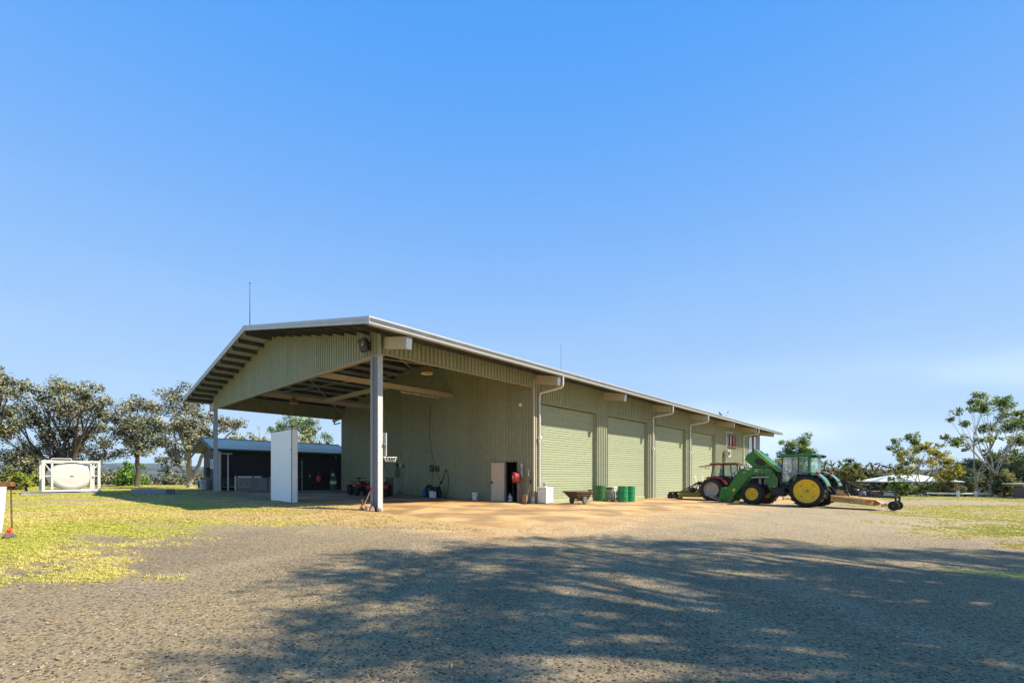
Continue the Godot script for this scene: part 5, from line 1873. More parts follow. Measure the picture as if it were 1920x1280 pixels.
	for s in [-.45, .45]:
		mb.prism(PackedVector2Array([Vector2(-4.95, .02), Vector2(-4.45, .04), Vector2(-4.5, .5), Vector2(-4.62, .92), Vector2(-4.78, .92), Vector2(-4.9, .5)]), s - .03, s + .03)
	mb.bar(Vector3(-4.7, .92, -.62), Vector3(-4.7, .92, .62), .09, .09, .015)
	mb.bar(Vector3(-4.88, .1, -.62), Vector3(-4.88, .1, .62), .1, .12, .015)
	mb.bar(Vector3(-4.8, .5, -.5), Vector3(-4.8, .5, .5), .07, .1, .015)
	for s in [-.62, .62]:
		mb.prism(PackedVector2Array([Vector2(-4.97, .02), Vector2(-4.78, .02), Vector2(-4.6, .96), Vector2(-4.76, .98)]), s - .03, s + .03)
	mb.bar(Vector3(-4.1, .62, -.6), Vector3(-4.1, .62, .6), .1, .1, .02)
	var car := put("loader_carriage", mb, G, t)
	for s in [-.3, .34]:
		mb = MB.new()
		mb.bar(Vector3(-4.9, .12, s), Vector3(-5.95, .48, s), .1, .05, .01)
		put("fork_tine", mb, mats["steel"], car)

	# mower behind the green tractor
	slasher("tan mounted slasher mower with green lettering trailing behind the green tractor", at, ym, mats["deck_tan"], true, 0.0)

	# red tractor
	at = Vector3(13.55, 0, -30.7)
	at.y = gy(at.x, at.z)
	var y2 := YAW - .03
	var r := thing("red_tractor", "red farm tractor with dusty pale wheels parked behind the green loader", "tractor", at, y2)
	var R: Material = mats["tractor_red"]
	var pale := M("rim_pale", .58, .55, .50, .5, .2, "grime", 2)
	for s in [1.0, -1.0]:
		wheel(r, Vector3(0, .74, s * .85), .76, .46, .46, s, mats["dusty_rubber"], pale, 18, M("rim_cream", .66, .52, .36, .6, 0, "grime", 2))
		wheel(r, Vector3(2.25, .5, s * .8), .5, .34, .28, s, mats["dusty_rubber"], pale, 16, M("rim_cream", .46, .36, .24))
	mb = MB.new()
	mb.box(Vector3(1.1, .85, 0), Vector3(2.9, .5, .5), .05)
	mb.cyl(Vector3(0, .74, -.8), Vector3(0, .74, .8), .13, 12)
	mb.cyl(Vector3(2.25, .5, -.7), Vector3(2.25, .5, .7), .08, 10)
	mb.box(Vector3(1.05, 1.18, 0), Vector3(.95, .7, 1.1), .05)
	put("chassis", mb, K, r)
	mb = MB.new()
	mb.box(Vector3(2.3, 1.22, 0), Vector3(1.5, .4, .6), .08)
	put("bonnet", mb, R, r)
	mb = MB.new()
	mb.bar(Vector3(-.12, 1.6, .72), Vector3(.02, 2.32, .66), .06, .06, .01)
	mb.bar(Vector3(-.12, 1.6, -.72), Vector3(.02, 2.32, -.66), .06, .06, .01)
	cab_frame(mb, [[.68, .62]], 1.5, 2.32, .72, .09)
	cab_frame(mb, [[1.62, 1.45]], 1.2, 2.32, .72, .06)
	cab_frame(mb, [[.75, .72], [1.55, 1.6]], .9, 1.55, .7, .12)
	mb.bar(Vector3(-.12, 1.58, .72), Vector3(1.6, 1.58, .72), .05, .06, .01)
	mb.bar(Vector3(-.12, 1.58, -.72), Vector3(1.6, 1.58, -.72), .05, .06, .01)
	put("pillar", mb, K, r)
	mb = MB.new()
	mb.box(Vector3(.16, 2.39, 0), Vector3(.7, .14, 1.5), .04)
	var rr := put("cab_roof", mb, R, r)
	mb = MB.new()
	mb.box(Vector3(1.04, 2.385, 0), Vector3(1.06, .13, 1.46), .04)
	put("roof_panel", mb, M("roof_brown", .15, .055, .045, .45, 0, "grime", 1.5), rr)
	mb = MB.new()
	mb.box(Vector3(1.55, 2.39, .66), Vector3(.24, .11, .16), .03)
	mb.box(Vector3(-.2, 2.38, .66), Vector3(.1, .1, .16), .03)
	put("indicator", mb, mats["lamp_amber"], rr)
	mb = MB.new()
	for s in [-.6, -.3, .3, .6]:
		mb.box(Vector3(1.75, 2.33, s), Vector3(.1, .14, .18), .03)
	mb.box(Vector3(1.85, 2.38, .66), Vector3(.16, .08, .1), .02)
	put("work_lamp", mb, mats["off_white"], rr)
	for s in [-.7, .7]:
		mb = MB.new()
		mb.quad(Vector3(-.08, 1.62, s), Vector3(.62, 1.62, s), Vector3(.58, 2.3, s * .94), Vector3(.04, 2.3, s * .94))
		put("window", mb, mats["tint_glass"], r)
		mb = MB.new()
		mb.quad(Vector3(.74, 1.6, s), Vector3(1.56, 1.6, s), Vector3(1.42, 2.3, s * .94), Vector3(.7, 2.3, s * .94))
		put("window", mb, mats["tint_glass"], r)
		# stepped wing
		mb = MB.new()
		var pr := [Vector2(-.35, 1.5), Vector2(-.15, 1.58), Vector2(.46, 1.56), Vector2(.66, 1.46), Vector2(.95, 1.08)]
		for k in 4:
			var a := Vector3(pr[k].x, pr[k].y, 0)
			var b := Vector3(pr[k + 1].x, pr[k + 1].y, 0)
			var up := Vector3(-(b - a).y, (b - a).x, 0)
			mb.quad_out(a + Vector3(0, 0, s * .9), b + Vector3(0, 0, s * .9), b + Vector3(0, 0, s * 1.55), a + Vector3(0, 0, s * 1.55), up)
			mb.quad_out(a + Vector3(0, 0, s * 1.55), b + Vector3(0, 0, s * 1.55), b + Vector3(0, -.09, s * 1.56), a + Vector3(0, -.09, s * 1.56), Vector3(0, 0, s))
		put("fender", mb, R, r)
	mb = MB.new()
	mb.quad(Vector3(1.6, 1.55, -.66), Vector3(1.6, 1.55, .66), Vector3(1.46, 2.3, .62), Vector3(1.46, 2.3, -.62))
	put("window", mb, mats["tint_glass"], r)
	mb = MB.new()
	mb.box(Vector3(.5, 1.5, 0), Vector3(.4, .14, .46), .05)
	mb.box(Vector3(.3, 1.8, 0), Vector3(.12, .55, .42), .05)
	put("seat", mb, mats["black_plastic"], r)
	mb = MB.new()
	ring = []
	for k in 17:
		ring.append(Vector3(1.05, 1.82, 0) + Basis(Vector3.BACK, .6) * Vector3(cos(TAU * k / 16.0) * .19, 0, sin(TAU * k / 16.0) * .19))
	mb.tube(ring, .018, 6, false)
	mb.bar(Vector3(1.05, 1.82, 0), Vector3(1.25, 1.3, 0), .07, .07, .01)
	mb.box(Vector3(1.3, 1.5, 0), Vector3(.2, .35, .7), .04)
	put("steering_wheel", mb, mats["black_plastic"], r)
	mb = MB.new()
	mb.tube([Vector3(1.5, 2.25, .7), Vector3(1.72, 2.2, 1.0)], .015, 6)
	mb.box(Vector3(1.74, 2.05, 1.02), Vector3(.05, .32, .2), .02)
	put("mirror", mb, mats["black_plastic"], r)
	mb = MB.new()
	for s in [-.5, .5]:
		mb.tube([Vector3(-.1, 2.34, s), Vector3(-.6, 2.3, s), Vector3(-1.0, 2.22, s)], .02, 6)
	mb.tube([Vector3(-1.0, 2.22, -.5), Vector3(-1.0, 2.22, .5)], .02, 6)
	mb.tube([Vector3(-.6, 2.3, -.5), Vector3(-.6, 2.3, .5)], .015, 6)
	mb.tube([Vector3(-.55, 2.3, .5), Vector3(-.6, 2.08, .5), Vector3(-.3, 2.12, .5)], .016, 6)
	put("rear_frame", mb, K, r)
	mb = MB.new()
	for s in [-.4, .4]:
		mb.bar(Vector3(-.2, .7, s), Vector3(-1.0, .55, s), .06, .09, .01)
		mb.bar(Vector3(-.3, 1.4, s * .7), Vector3(-.8, .7, s), .05, .05, .01)
	put("linkage", mb, K, r)
	slasher("olive yellow slasher mower mounted behind the red tractor by the roller door", at, y2 + PI, mats["deck_olive"], false, -.15)

# rotary mower on the hitch; x runs back from the tractor axle
func slasher(label: String, at: Vector3, turn: float, deck: Material, lettered: bool, drop: float) -> void:
	var o := thing("slasher_mower", label, "mower", at, turn)
	var K: Material = mats["dark_steel"]
	var x0 := 1.0
	var x1 := 2.75
	if not lettered:
		x0 = .75; x1 = 2.35
	var pitch := -.10 if lettered else -.02
	var fy := func(x: float) -> float: return .64 + drop + (x - x0) * pitch
	var mb := MB.new()
	# deck: a pan with rounded rear corners
	var out := PackedVector2Array([Vector2(x0, -.85), Vector2(x1 - .25, -.85), Vector2(x1 - .06, -.76), Vector2(x1, -.55), Vector2(x1, .55), Vector2(x1 - .06, .76), Vector2(x1 - .25, .85), Vector2(x0, .85)])
	for k in out.size():
		var a := out[k]
		var b := out[(k + 1) % out.size()]
		var A := Vector3(a.x, fy.call(a.x), a.y)
		var B := Vector3(b.x, fy.call(b.x), b.y)
		var dn := Vector3(0, -.27, 0)
		var nrm := Vector3((b - a).y, 0, -(b - a).x).normalized()
		mb.quad_out(A + dn, B + dn, B, A, nrm)
		mb.quad_out(A + nrm * .035, B + nrm * .035, B + nrm * .035 + Vector3(0, .02, 0), A + nrm * .035 + Vector3(0, .02, 0), nrm)
		mb.quad_out(A + nrm * .035 + Vector3(0, .02, 0), B + nrm * .035 + Vector3(0, .02, 0), B + Vector3(0, .022, 0), A + Vector3(0, .022, 0), Vector3.UP)
		mb.quad_out(A + nrm * .036, B + nrm * .036, B, A, Vector3.DOWN)
		mb.tri_out(A + Vector3(0, .022, 0), B + Vector3(0, .022, 0), Vector3((x0 + x1) * .5, fy.call((x0 + x1) * .5) + .022, 0), Vector3.UP)
	put("deck", mb, deck, o)
	mb = MB.new()
	for s in [-.3, .3]:
		mb.prism(PackedVector2Array([Vector2(x0 + .1, fy.call(x0) + .02), Vector2(x0 + .55, fy.call(x0) - .0), Vector2(x0 + .38, fy.call(x0) + .26), Vector2(x0 + .22, fy.call(x0) + .3), Vector2(x0 + .1, fy.call(x0) + .22)]), s - .03, s + .03)
	put("hitch_lug", mb, deck, o)
	mb = MB.new()
	for s in [-.28, .28]:
		mb.bar(Vector3(x0 + .3, .66 + drop, s), Vector3(x0 + .42, 1.38 + drop, s * .3), .06, .08, .01)
		mb.bar(Vector3(x0 + .62, .62 + drop, s), Vector3(x0 + .42, 1.38 + drop, s * .3), .05, .06, .01)
		mb.bar(Vector3(x0 + .42, 1.38 + drop, s * .3), Vector3(x1 - .0, .68 + drop, s * 1.4), .045, .06, .01)
		mb.bar(Vector3(x1 - .55, .66 + drop, s * 1.4), Vector3(x1 + .82, .62 + drop, s * 1.4), .08, .09, .015)
		mb.bar(Vector3(x1 + .78, .62 + drop, s * 1.4), Vector3(x1 + .78, .44 + drop, s * 1.4), .08, .08, .01)
		mb.bar(Vector3(x1 + .78, .46 + drop, s * 1.4 - .07), Vector3(x1 + .7, .22, s * 1.4 - .07), .02, .07, .004)
		mb.bar(Vector3(x1 + .78, .46 + drop, s * 1.4 + .07), Vector3(x1 + .7, .22, s * 1.4 + .07), .02, .07, .004)
	mb.bar(Vector3(-.1 + x0, 1.34 + drop, 0), Vector3(x0 + .42, 1.36 + drop, 0), .05, .05, .01)
	put("frame", mb, K, o)
	mb = MB.new()
	mb.cyl(Vector3(.35, .78 + drop * .5, 0), Vector3(x0 + .75, .84 + drop, .0), .05, 10)
	mb.lathe([Vector2(.0, 0), Vector2(.16, .0), Vector2(.19, .1), Vector2(.17, .3), Vector2(.0, .34)], 16, Vector3(x0 + .72, .82 + drop, 0), Basis(Vector3.BACK, -PI * .5), true)
	put("drive_shaft", mb, mats["black_plastic"], o)
	mb = MB.new()
	mb.box(Vector3(x0 + 1.12, .74 + drop, 0), Vector3(.3, .28, .3), .05)
	mb.cyl(Vector3(x0 + 1.12, .8 + drop, 0), Vector3(x0 + 1.12, 1.0 + drop, 0), .09, 12)
	put("gearbox", mb, mats["grey_plastic"], o)
	for s in [-.39, .39]:
		var w := Node3D.new()
		w.name = "caster_wheel"
		w.position = Vector3(x1 + .7, .22, s)
		o.add_child(w, true)
		mb = MB.new()
		mb.lathe([Vector2(.1, -.05), Vector2(.2, -.055), Vector2(.225, -.03), Vector2(.225, .03), Vector2(.2, .055), Vector2(.1, .05)], 24, Vector3(), TOZ, true)
		put("tyre", mb, mats["black_rubber"], w)
		mb = MB.new()
		mb.lathe([Vector2(.0, -.03), Vector2(.11, -.03), Vector2(.11, .03), Vector2(.0, .03)], 16, Vector3(), TOZ)
		put("rim", mb, K, w)
		mb = MB.new()
		mb.cyl(Vector3(0, 0, -.09), Vector3(0, 0, .09), .022, 8)
		put("axle", mb, mats["steel"], w)
	mb = MB.new()
	mb.box(Vector3(x1 + .16, .38 + drop, 0), Vector3(.3, .012, 1.2), .003, Basis(Vector3.BACK, -.55))
	for k in 22:
		mb.box(Vector3(x1 + .27, .22 + drop, -.58 + k * .055), Vector3(.02, .14, .025), .004)
	put("rear_guard", mb, M("guard_pale", .48, .36, .2, .6, 0, "grime", 2) if lettered else deck, o)
	if lettered:
		# worn green lettering, too weathered to read
		mb = MB.new()
		var x := x0 + .12
		while x < x0 + .98:
			var w := rng.randf_range(.025, .05)
			var y: float = fy.call(x) - .12
			mb.box(Vector3(x, y, .852), Vector3(.016, .11, .004), 0, Basis(Vector3.BACK, -.2))
			mb.box(Vector3(x + w * .5, y + (.045 if rng.randf() < .5 else -.045), .852), Vector3(w, .016, .004), 0, Basis(Vector3.BACK, -.1))
			if rng.randf() < .6:
				mb.box(Vector3(x + w, y, .852), Vector3(.016, .1, .004), 0, Basis(Vector3.BACK, -.2))
			x += .075
		put("lettering", mb, M("letter_green", .05, .23, .09, .6), o)
		mb = MB.new()
		mb.box(Vector3(x1 - .62, fy.call(x1 - .62) - .14, .853), Vector3(.12, .15, .004))
		put("notice", mb, M("notice_pale", .55, .40, .28, .7, 0, "grain", 8), o)
		mb = MB.new()
		mb.box(Vector3(x1 - .14, fy.call(x1) - .05, .825), Vector3(.16, .05, .012), .004, Basis(Vector3.UP, .45))
		put("reflector", mb, mats["lamp_red"], o)

# ---------------------------------------------------------------- things in the yard and carport
func quad_bike(label: String, at: Vector3, turn: float) -> Node3D:   # forward is -z
	var o := thing("quad_bike", label, "quad bike", at, turn, "quad bikes under the carport")
	var red := M("quad_red", .28, .008, .012, .3, 0, "", 1)
	var K: Material = mats["black_plastic"]
	for s in [-1.0, 1.0]:
		for z in [-.62, .62]:
			var w := Node3D.new()
			w.name = "wheel"
			w.position = Vector3(s * .45, .3, z)
			o.add_child(w, true)
			var mb := MB.new()
			var b := Basis(Vector3.BACK, PI * .5)
			mb.lathe([Vector2(.14, -.13), Vector2(.24, -.14), Vector2(.3, -.09), Vector2(.3, .09), Vector2(.24, .14), Vector2(.14, .13)], 20, Vector3(), b, true)
			for k in 14:
				var bb := Basis(Vector3.RIGHT, TAU * k / 14.0)
				mb.box(bb * Vector3(.0, .3, 0), Vector3(.2, .03, .05), .006, bb * Basis(Vector3.UP, .4))
			put("tyre", mb, mats["black_rubber"], w)
			mb = MB.new()
			mb.lathe([Vector2(.0, -.08), Vector2(.14, -.09), Vector2(.14, .09), Vector2(.0, .08)], 14, Vector3(), b)
			put("rim", mb, mats["dark_steel"], w)
	var mb := MB.new()
	mb.box(Vector3(0, .45, 0), Vector3(.34, .3, 1.4), .06)
	mb.bar(Vector3(-.45, .3, .62), Vector3(.45, .3, .62), .07, .07, .01)
	mb.bar(Vector3(-.45, .3, -.62), Vector3(.45, .3, -.62), .07, .07, .01)
	put("chassis", mb, mats["dark_steel"], o)
	for z in [-.62, .62]:
		mb = MB.new()
		mb.box(Vector3(0, .70, z), Vector3(.72, .09, .6), .04)
		for s in [-1.0, 1.0]:
			mb.box(Vector3(s * .46, .665, z), Vector3(.3, .05, .62), .02, Basis(Vector3.BACK, -s * .18))
			mb.box(Vector3(s * .46, .56, z + signf(z) * .3), Vector3(.28, .2, .04), .015)
		put("fender", mb, red, o)
	mb = MB.new()
	mb.box(Vector3(0, .70, -.15), Vector3(.3, .16, .5), .06)
	put("tank", mb, red, o)
	mb = MB.new()
	mb.box(Vector3(0, .80, .2), Vector3(.32, .1, .62), .045)
	put("seat", mb, K, o)
	for z in [-.68, .66]:
		mb = MB.new()
		for k in 5:
			mb.tube([Vector3(-.36 + k * .18, .83, z - .24), Vector3(-.36 + k * .18, .83, z + .24)], .013, 5)
		for e in [-.24, 0.0, .24]:
			mb.tube([Vector3(-.42, .83, z + e), Vector3(.42, .83, z + e)], .015, 5)
		for sx in [-.3, .3]:
			mb.tube([Vector3(sx, .7, z), Vector3(sx, .83, z)], .014, 5)
		put("rack", mb, mats["dark_steel"], o)
	mb = MB.new()
	mb.tube([Vector3(-.38, 1.05, -.25), Vector3(-.18, 1.03, -.34), Vector3(.18, 1.03, -.34), Vector3(.38, 1.05, -.25)], .018, 6)
	mb.tube([Vector3(0, .7, -.5), Vector3(0, 1.03, -.34)], .025, 6)
	mb.box(Vector3(0, 1.03, -.37), Vector3(.2, .1, .1), .03)
	put("handlebar", mb, K, o)
	for s in [-.32, .32]:
		mb = MB.new()
		mb.box(Vector3(s, .69, .935), Vector3(.2, .06, .03), .012)
		put("tail_light", mb, mats["lamp_red"], o)
	mb = MB.new()
	mb.lathe([Vector2(.0, .0), Vector2(.04, .0), Vector2(.045, .02), Vector2(.0, .03)], 12, Vector3(-.12, .58, .9), TOZ)
	mb.cyl(Vector3(.1, .42, .55), Vector3(.14, .5, .86), .05, 10)
	put("exhaust", mb, mats["steel"], o)
	return o

func drum(label: String, at: Vector3, turn: float) -> Node3D:
	var o := thing("drum", label, "drum", at, turn, "green drums by the door wall")
	var mb := MB.new()
	var r := .288
	mb.lathe([Vector2(.0, .012), Vector2(r - .012, .012), Vector2(r, .0), Vector2(r + .006, .012), Vector2(r, .03), Vector2(r, .275), Vector2(r + .013, .288), Vector2(r + .013, .302), Vector2(r, .315), Vector2(r, .565), Vector2(r + .013, .578), Vector2(r + .013, .592), Vector2(r, .605), Vector2(r, .855), Vector2(r + .006, .872), Vector2(r, .885), Vector2(r - .012, .875), Vector2(r - .02, .86), Vector2(.0, .862)], 32)
	put("body", mb, mats["drum_green"], o)
	mb = MB.new()
	mb.cyl(Vector3(.18, .86, 0), Vector3(.18, .88, 0), .035, 10)
	mb.cyl(Vector3(-.18, .86, .05), Vector3(-.18, .875, .05), .02, 8)
	put("bung", mb, mats["steel"], o)
	return o

func build_yard_things() -> void:
	rng.seed = 77
	var K: Material = mats["black_plastic"]
	# quad bikes
	var g := func(x: float, d: float) -> Vector3: return Vector3(x, gy(x, -d) + .016, -d)
	quad_bike("red and black quad bike with its tail to the yard nearer the annex", g.call(-9.15, 28.2), .62)
	var q2 := quad_bike("red quad bike half hidden behind the carport corner post carrying a yellow crate", g.call(-7.75, 27.2), .12)
	var o := thing("crate", "yellow crate strapped on the rear rack of the half hidden quad bike", "crate", q2.position + Basis(Vector3.UP, .12) * Vector3(.22, .85, .66), .12)
	var mb := MB.new()
	mb.box(Vector3(0, .15, 0), Vector3(.46, .3, .4), .02)
	put("body", mb, mats["yellow_crate"], o)
	mb = MB.new()
	for k in 5:
		mb.tube([Vector3(-.24 + k * .02, .22 + .04 * sin(k * 2.0), .205), Vector3(-.1, .1 + k * .03, .225), Vector3(.08, .2 - k * .02, .22), Vector3(.16, .26, .205)], .012, 5)
	put("strap", mb, mats["dark_steel"], o)
	o = thing("carton", "grey flat-sided case standing behind the yellow crate", "case", q2.position + Basis(Vector3.UP, .12) * Vector3(.3, .0, -1.3), .1)
	mb = MB.new()
	mb.box(Vector3(0, .55, 0), Vector3(.62, 1.1, .3), .02)
	put("body", mb, M("case_grey", .09, .09, .10, .6), o)
	mb = MB.new()
	mb.box(Vector3(0, .92, .155), Vector3(.5, .03, .01), .003)
	put("seam", mb, K, o)
	# trimmers hung on the back wall
	for e in [[-11.55, "strimmer with looped black harness hung on the carport wall", true], [-11.15, "strimmer with pale motor housing hung beside the looped harness", false]]:
		o = thing("strimmer", e[1], "strimmer", S(e[0], .15, .12), YAW, "strimmers hung on the carport wall")
		mb = MB.new()
		mb.cyl(Vector3(0, .1, 0), Vector3(0, 1.75, .02), .025, 8)
		put("shaft", mb, mats["steel"], o)
		mb = MB.new()
		mb.box(Vector3(0, 1.92, .05), Vector3(.24, .26, .22), .05)
		put("motor", mb, mats["off_white"] if not e[2] else K, o)
		mb = MB.new()
		mb.tube([Vector3(0, 1.2, .02), Vector3(.14, 1.25, .08), Vector3(.16, 1.35, .12)], .016, 6)
		mb.box(Vector3(0, .1, .05), Vector3(.14, .06, .14), .02)
		mb.box(Vector3(.2, 1.86, .04), Vector3(.2, .1, .08), .03)
		put("handle", mb, K, o)
		if e[2]:
			mb = MB.new()
			var ring := []
			for k in 19:
				ring.append(Vector3(.02 + .14 * cos(TAU * k / 18.0), 1.42 + .3 * sin(TAU * k / 18.0), .1))
			mb.tube(ring, .035, 6, false)
			put("harness", mb, K, o)
	for e in [[-10.35, "bent pale hook on the carport wall near the strimmers"], [-8.75, "thin pale hook on the carport wall near the meter"]]:
		mb = MB.new()
		mb.tube([Vector3(0, .1, 0), Vector3(.06, .02, .1), Vector3(.12, .04, .16), Vector3(.14, .14, .16)], .014, 5)
		var hk := put("wall_hook", mb, mats["off_white"])
		hk.position = S(e[0], 1.85, .03)
		hk.rotation.y = YAW
		tag(hk, e[1], "hook", "hooks on the carport wall")
	# meter
	o = thing("power_meter", "dark blue power outlet box on the carport wall with dangling lead", "power box", S(-7.98, 1.62, .06), YAW)
	mb = MB.new()
	mb.box(Vector3(0, .2, .06), Vector3(.26, .42, .16), .04)
	put("case", mb, M("meter_blue", .05, .05, .09, .5), o)
	mb = MB.new()
	mb.box(Vector3(0, .33, .145), Vector3(.18, .08, .012), .003)
	mb.box(Vector3(-.02, .02, .145), Vector3(.1, .05, .02), .006)
	put("window", mb, K, o)
	mb = MB.new()
	mb.tube([Vector3(.05, .0, .08), Vector3(.06, -.35, .06), Vector3(.0, -.6, .05), Vector3(.08, -.8, .06), Vector3(.05, -1.0, .05)], .012, 5)
	put("lead", mb, K, o)
	mb = MB.new()
	for k in 3:
		mb.box(Vector3(.32 + k * .16, .16, .03), Vector3(.06, .34, .05), .01)
	put("breaker", mb, M("breaker_green", .07, .08, .04, .6), o)
	# long cables
	for e in [["thin black lead drooping from the tie beam to the pressure washer handle", S(-8.05, 5.75, .12), S(-6.75, 1.15, .5), -.5], ["thin dark cord slanting down the carport wall behind the corner post", S(-15.4, 5.0, .1), S(-12.7, 1.5, .12), -.1]]:
		mb = MB.new()
		var pts := []
		for k in 13:
			var f := k / 12.0
			var p: Vector3 = e[1].lerp(e[2], f)
			p += Basis(Vector3.UP, YAW) * Vector3(e[3] * sin(PI * f), 0, 0)
			pts.append(p)
		mb.tube(pts, .014, 5)
		tag(put("cable", mb, K), e[0], "cable")
	# washer group
	o = thing("pressure_washer", "two-wheeled black pressure washer trolley with slanted handle at the carport wall", "pressure washer", Sg(-6.95, .75), YAW)
	mb = MB.new()
	mb.lathe([Vector2(.16, -.07), Vector2(.28, -.09), Vector2(.36, -.06), Vector2(.38, .0), Vector2(.36, .06), Vector2(.28, .09), Vector2(.16, .07)], 24, Vector3(-.3, .38, .1), TOZ * Basis(Vector3.BACK, .0), true)
	mb.lathe([Vector2(.12, -.05), Vector2(.2, -.05), Vector2(.2, .05), Vector2(.12, .05)], 20, Vector3(.62, .2, .12), TOZ)
	put("tyre", mb, mats["black_rubber"], o)
	mb = MB.new()
	mb.lathe([Vector2(.0, -.05), Vector2(.16, -.04), Vector2(.16, .04), Vector2(.0, .05)], 18, Vector3(-.3, .38, .1), TOZ)
	put("rim", mb, mats["steel"], o)
	mb = MB.new()
	mb.bar(Vector3(-.3, .3, -.05), Vector3(.5, .38, -.05), .3, .1, .02)
	mb.box(Vector3(.05, .45, -.1), Vector3(.5, .34, .4), .06)
	mb.bar(Vector3(.2, .45, -.1), Vector3(.78, 1.2, -.1), .05, .05, .01)
	mb.tube([Vector3(.72, 1.1, -.15), Vector3(.95, 1.55, -.1), Vector3(1.15, 1.62, 0), Vector3(1.3, 1.5, .05), Vector3(1.36, 1.1, .05), Vector3(1.35, .5, .05), Vector3(1.2, .08, .1), Vector3(.9, .03, .1)], .022, 6)
	mb.box(Vector3(.98, 1.56, -.08), Vector3(.16, .07, .07), .02)
	mb.box(Vector3(.52, .88, -.1), Vector3(.18, .12, .12), .02)
	put("frame", mb, K, o)
	o = thing("hose_reel", "bright blue round hose reel standing on the carport floor", "hose reel", Sg(-7.72, .75), YAW)
	mb = MB.new()
	mb.lathe([Vector2(.0, .1), Vector2(.06, .12), Vector2(.2, .1), Vector2(.21, .07), Vector2(.0, .05)], 22, Vector3(0, .24, 0), TOZ)
	put("disc", mb, mats["blue_plastic"], o)
	mb = MB.new()
	mb.lathe([Vector2(.0, -.1), Vector2(.23, -.1), Vector2(.24, .06), Vector2(.0, .06)], 22, Vector3(0, .24, 0), TOZ)
	mb.box(Vector3(0, .02, 0), Vector3(.34, .04, .2), .01)
	put("coil", mb, K, o)
	o = thing("jerrycan", "white plastic jerrycan with cut-out foot beside the pressure washer", "jerrycan", Sg(-6.55, 1.15), YAW)
	mb = MB.new()
	mb.prism(PackedVector2Array([Vector2(-.19, 0), Vector2(-.06, 0), Vector2(-.03, .05), Vector2(.06, .05), Vector2(.09, 0), Vector2(.19, 0), Vector2(.19, .3), Vector2(.12, .38), Vector2(-.08, .4), Vector2(-.19, .34)]), -.1, .1)
	put("body", mb, mats["white_paint"], o)
	mb = MB.new()
	mb.cyl(Vector3(.12, .36, 0), Vector3(.15, .43, 0), .04, 10)
	put("cap", mb, K, o)
	o = thing("bucket", "white plastic bucket with rim standing at the carport wall", "bucket", Sg(-3.68, .55), YAW)
	mb = MB.new()
	mb.lathe([Vector2(.0, .0), Vector2(.13, .0), Vector2(.155, .36), Vector2(.168, .365), Vector2(.168, .41), Vector2(.15, .41), Vector2(.14, .3), Vector2(.0, .29)], 22)
	put("body", mb, mats["white_paint"], o)
	mb = MB.new()
	mb.tube([Vector3(-.17, .38, 0), Vector3(-.15, .3, .1), Vector3(0, .26, .17), Vector3(.15, .3, .1), Vector3(.17, .38, 0)], .006, 5)
	put("handle", mb, mats["steel"], o)
	# inside the doorway
	o = thing("bench", "dim workbench just inside the dark doorway", "bench", S(-1.5, 0, -1.1), YAW)
	mb = MB.new()
	mb.box(Vector3(.1, .98, 0), Vector3(1.6, .05, .6), .006)
	put("top", mb, mats["timber_grey"], o)
	for s in [[-.65, .25], [.85, .25], [-.65, -.25], [.85, -.25]]:
		mb = MB.new()
		mb.box(Vector3(s[0], .45, s[1]), Vector3(.07, 1.0, .07), .006)
		put("leg", mb, mats["timber_grey"], o)
	o = thing("bottle", "pale spray bottle on the bench inside the doorway", "bottle", S(-1.76, 1.005, -.95), YAW)
	mb = MB.new()
	mb.lathe([Vector2(.0, .0), Vector2(.07, .0), Vector2(.07, .2), Vector2(.03, .28), Vector2(.03, .33), Vector2(.0, .33)], 14)
	put("body", mb, mats["white_paint"], o)
	mb = MB.new()
	mb.box(Vector3(.03, .36, 0), Vector3(.12, .06, .05), .01)
	put("trigger", mb, mats["off_white"], o)
	o = thing("jug", "white jug with looped handle on the doorway floor", "jug", Sg(-1.68, -.12), YAW)
	mb = MB.new()
	mb.lathe([Vector2(.0, .0), Vector2(.11, .0), Vector2(.12, .05), Vector2(.115, .24), Vector2(.06, .32), Vector2(.05, .38), Vector2(.0, .38)], 16)
	put("body", mb, mats["white_paint"], o)
	mb = MB.new()
	mb.tube([Vector3(-.05, .33, .06), Vector3(-.03, .42, .1), Vector3(.06, .43, .1), Vector3(.1, .3, .09)], .018, 6)
	mb.box(Vector3(0, .15, .115), Vector3(.12, .1, .01))
	put("handle", mb, mats["grey_plastic"], o)
	# fire hose reel on its standpipe
	o = thing("fire_hose_reel", "red fire hose reel with white hub on a standpipe beside the doorway", "fire hose reel", Sg(-.62, .18), YAW)
	mb = MB.new()
	mb.box(Vector3(-.02, 1.62, -.02), Vector3(.13, .72, .05), .008)
	put("back_plate", mb, mats["off_white"], o)
	mb = MB.new()
	mb.cyl(Vector3(-.02, .0, .04), Vector3(-.02, 1.35, .04), .045, 10)
	put("standpipe", mb, M("pipe_copper", .34, .2, .11, .6, .2, "grime", 3), o)
	mb = MB.new()
	mb.tube([Vector3(-.12, 1.15, .1), Vector3(-.2, .8, .08), Vector3(-.16, .5, .06), Vector3(-.12, .1, .06)], .02, 6)
	mb.tube([Vector3(.1, 1.2, .05), Vector3(.1, .8, .05), Vector3(.25, .78, .05)], .016, 6)
	mb.box(Vector3(-.02, .72, .07), Vector3(.1, .12, .1), .02)
	put("valve", mb, mats["steel"], o)
	var rb := Basis(Vector3.UP, -.55) * TOZ
	var rc := Vector3(-.12, 1.28, .3)
	mb = MB.new()
	mb.lathe([Vector2(.0, .15), Vector2(.1, .15), Vector2(.12, .13), Vector2(.26, .15), Vector2(.275, .14), Vector2(.275, .12), Vector2(.2, .1), Vector2(.0, .1)], 28, rc, rb)
